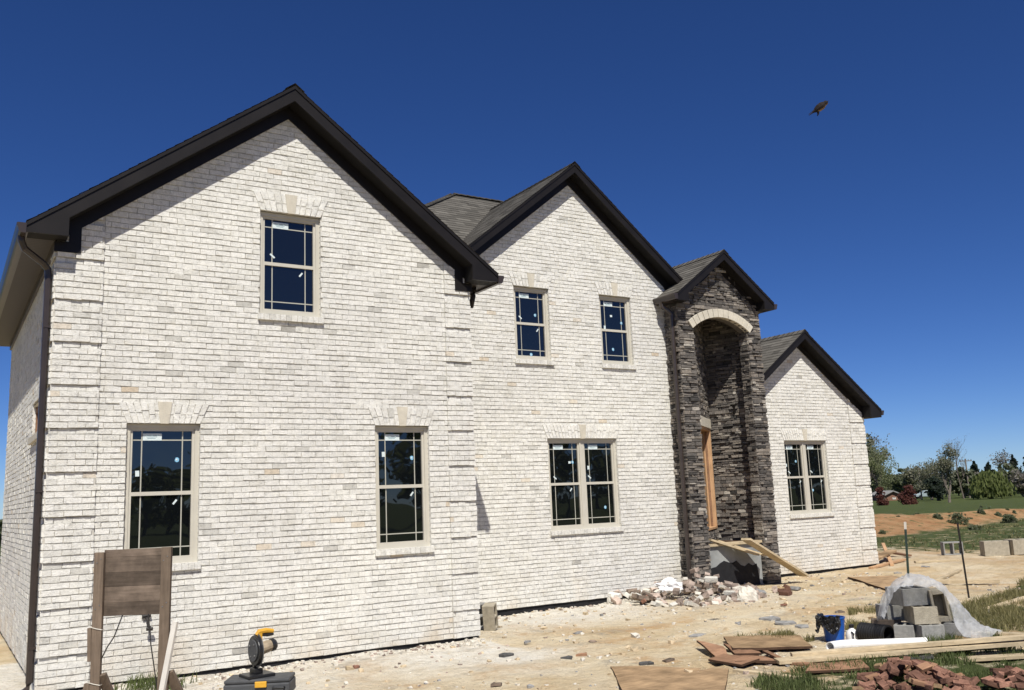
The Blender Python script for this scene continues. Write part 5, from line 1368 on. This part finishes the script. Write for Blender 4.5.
# ---- the bird in the sky
bc = at(818.5, 107.5, 11); bx = (r2*.80+u2*.60).normalized(); bz = (u2*.80-r2*.60).normalized()*-1; by = bx.cross(bz)
bs_ = 12.8/F_PX   # metres per picture pixel out there
mb = MB(); prof = [(-11.5, .5, .2), (-9.5, 1.0, .35), (-7, 1.1, .6), (-5, 1.4, 1.2), (-3, 2.2, 2.2), (0, 2.9, 3.0), (3, 3.0, 3.1), (5, 2.5, 2.6), (6.5, 1.7, 1.9), (7.5, 1.8, 1.9), (8.8, 1.7, 1.8), (9.8, .9, .9), (10.3, .35, .35), (11.4, .08, .08)]
n = 10; vs = []
for t, wv, hv in prof:
    for k in range(n):
        a = 2*math.pi*k/n; vs.append(bc+bx*t*bs_*.92+by*wv*bs_*math.cos(a)+bz*(hv*1.12*math.sin(a)+.5)*bs_)
m_ = len(prof)
def bt_(i, k): return 1 if (math.sin(2*math.pi*(k+.5)/n) > .35 and 3 < i < 11) else 0
for i in range(m_-1):
    for k in range(n):
        mb.raw([vs[i*n+k], vs[i*n+(k+1) % n], vs[(i+1)*n+(k+1) % n], vs[(i+1)*n+k]], [(0, 1, 2, 3)], .5, bt_(i, k))
def wing(side, tipx, tipz, tipy):
    root0, root1 = bc+bx*4.5*bs_+by*side*1.7*bs_-bz*1.2*bs_, bc-bx*1.5*bs_+by*side*1.7*bs_-bz*.9*bs_
    tip = bc+bx*tipx*bs_+by*side*tipy*bs_+bz*tipz*bs_; mid0 = root0.lerp(tip, .5)+bx*1.0*bs_; mid1 = root1.lerp(tip, .45)-bx*.6*bs_
    mb.prism([root0, mid0, tip, mid1, root1], bz*.25*bs_, .2, 0)
wing(1, -9.5, -.6, 2.4); wing(-1, -10.5, -.4, 2.4)
for k in (-.5, .5):
    f0 = bc-bx*2.5*bs_+bz*2.6*bs_+by*k*bs_*2; mb.tube([f0, f0+bz*1.6*bs_-bx*.8*bs_, f0+bz*2.6*bs_-bx*2.4*bs_], [.7*bs_, .5*bs_, .25*bs_], 6, .2, 0)
M['birddark'] = plain('dark_brown_feathers', (.018, .013, .012), .8, .2, .4, 40); M['birdbreast'] = plain('buff_breast_feathers', (.22, .15, .085), .85, .2, .3, 40)
tag(mb.build('bird', ['birddark', 'birdbreast'], origin=bc, fixn=True), 'small dark bird with buff breast flying in the blue sky', 'bird')

# ---- woods across the field behind the viewer (they show as dark reflections in the panes)
rr = random.Random(77); mb = MB()
for i in range(70):
    x = -40+i*2.6+rr.uniform(-1, 1); y = -66+rr.uniform(-5, 5)+.12*abs(x-30); hgt = rr.uniform(5.5, 10.5)*(1.1-.25*math.sin(i*.35)); wd = rr.uniform(2.2, 4)
    mb.tube([(x, y, -.6), (x, y, hgt*.6)], [.25, .1], 5, .3, 1)
    for k in range(9): leaf_cloud(mb, (x+rr.gauss(0, wd*.4), y+rr.gauss(0, wd*.3), hgt*rr.uniform(.18, .9)), wd*.5, wd*.5, hgt*.14, 42, .75, rr)
o = mb.build('woods', ['leaf_mid', 'bark'], origin=(30, -60, 0)); o['kind'] = 'stuff'; o['label'] = 'belt of trees across the field opposite the house, mirrored in the panes'; o['category'] = 'woods'

# ------------------------------------------------------------------ light
TX, TZ = .44, 1.46            # sun: right/down shift of a shadow per metre of overhang
sd = Vector((-TX, -1, TZ)).normalized()
el = math.asin(sd.z); az = math.atan2(sd.x, sd.y)
sun = bpy.data.lights.new('sun', 'SUN'); sun.energy = 4.95; sun.angle = R(.53); sun.color = (1, .962, .885)
so = bpy.data.objects.new('sun', sun); COL.objects.link(so)
so.rotation_euler = (-sd).to_track_quat('-Z', 'Y').to_euler(); so.location = (-8, -18, 30)
w = bpy.data.worlds.new('World'); SC.world = w; w.use_nodes = True
nt = w.node_tree; bg = nt.nodes['Background']
sky = nt.nodes.new('ShaderNodeTexSky'); sky.sky_type = 'NISHITA'; sky.sun_disc = False
sky.sun_elevation = el; sky.sun_rotation = az
sky.altitude = 300; sky.air_density = .6; sky.dust_density = .15; sky.ozone_density = 8
hs = nt.nodes.new('ShaderNodeHueSaturation'); hs.inputs['Saturation'].default_value = 1.14; hs.inputs['Hue'].default_value = .511
nt.links.new(sky.outputs[0], hs.inputs['Color']); nt.links.new(hs.outputs[0], bg.inputs[0]); bg.inputs[1].default_value = .080
SC.view_settings.view_transform = 'Standard'; SC.view_settings.look = 'None'
SC.view_settings.exposure = .2; SC.view_settings.gamma = 1
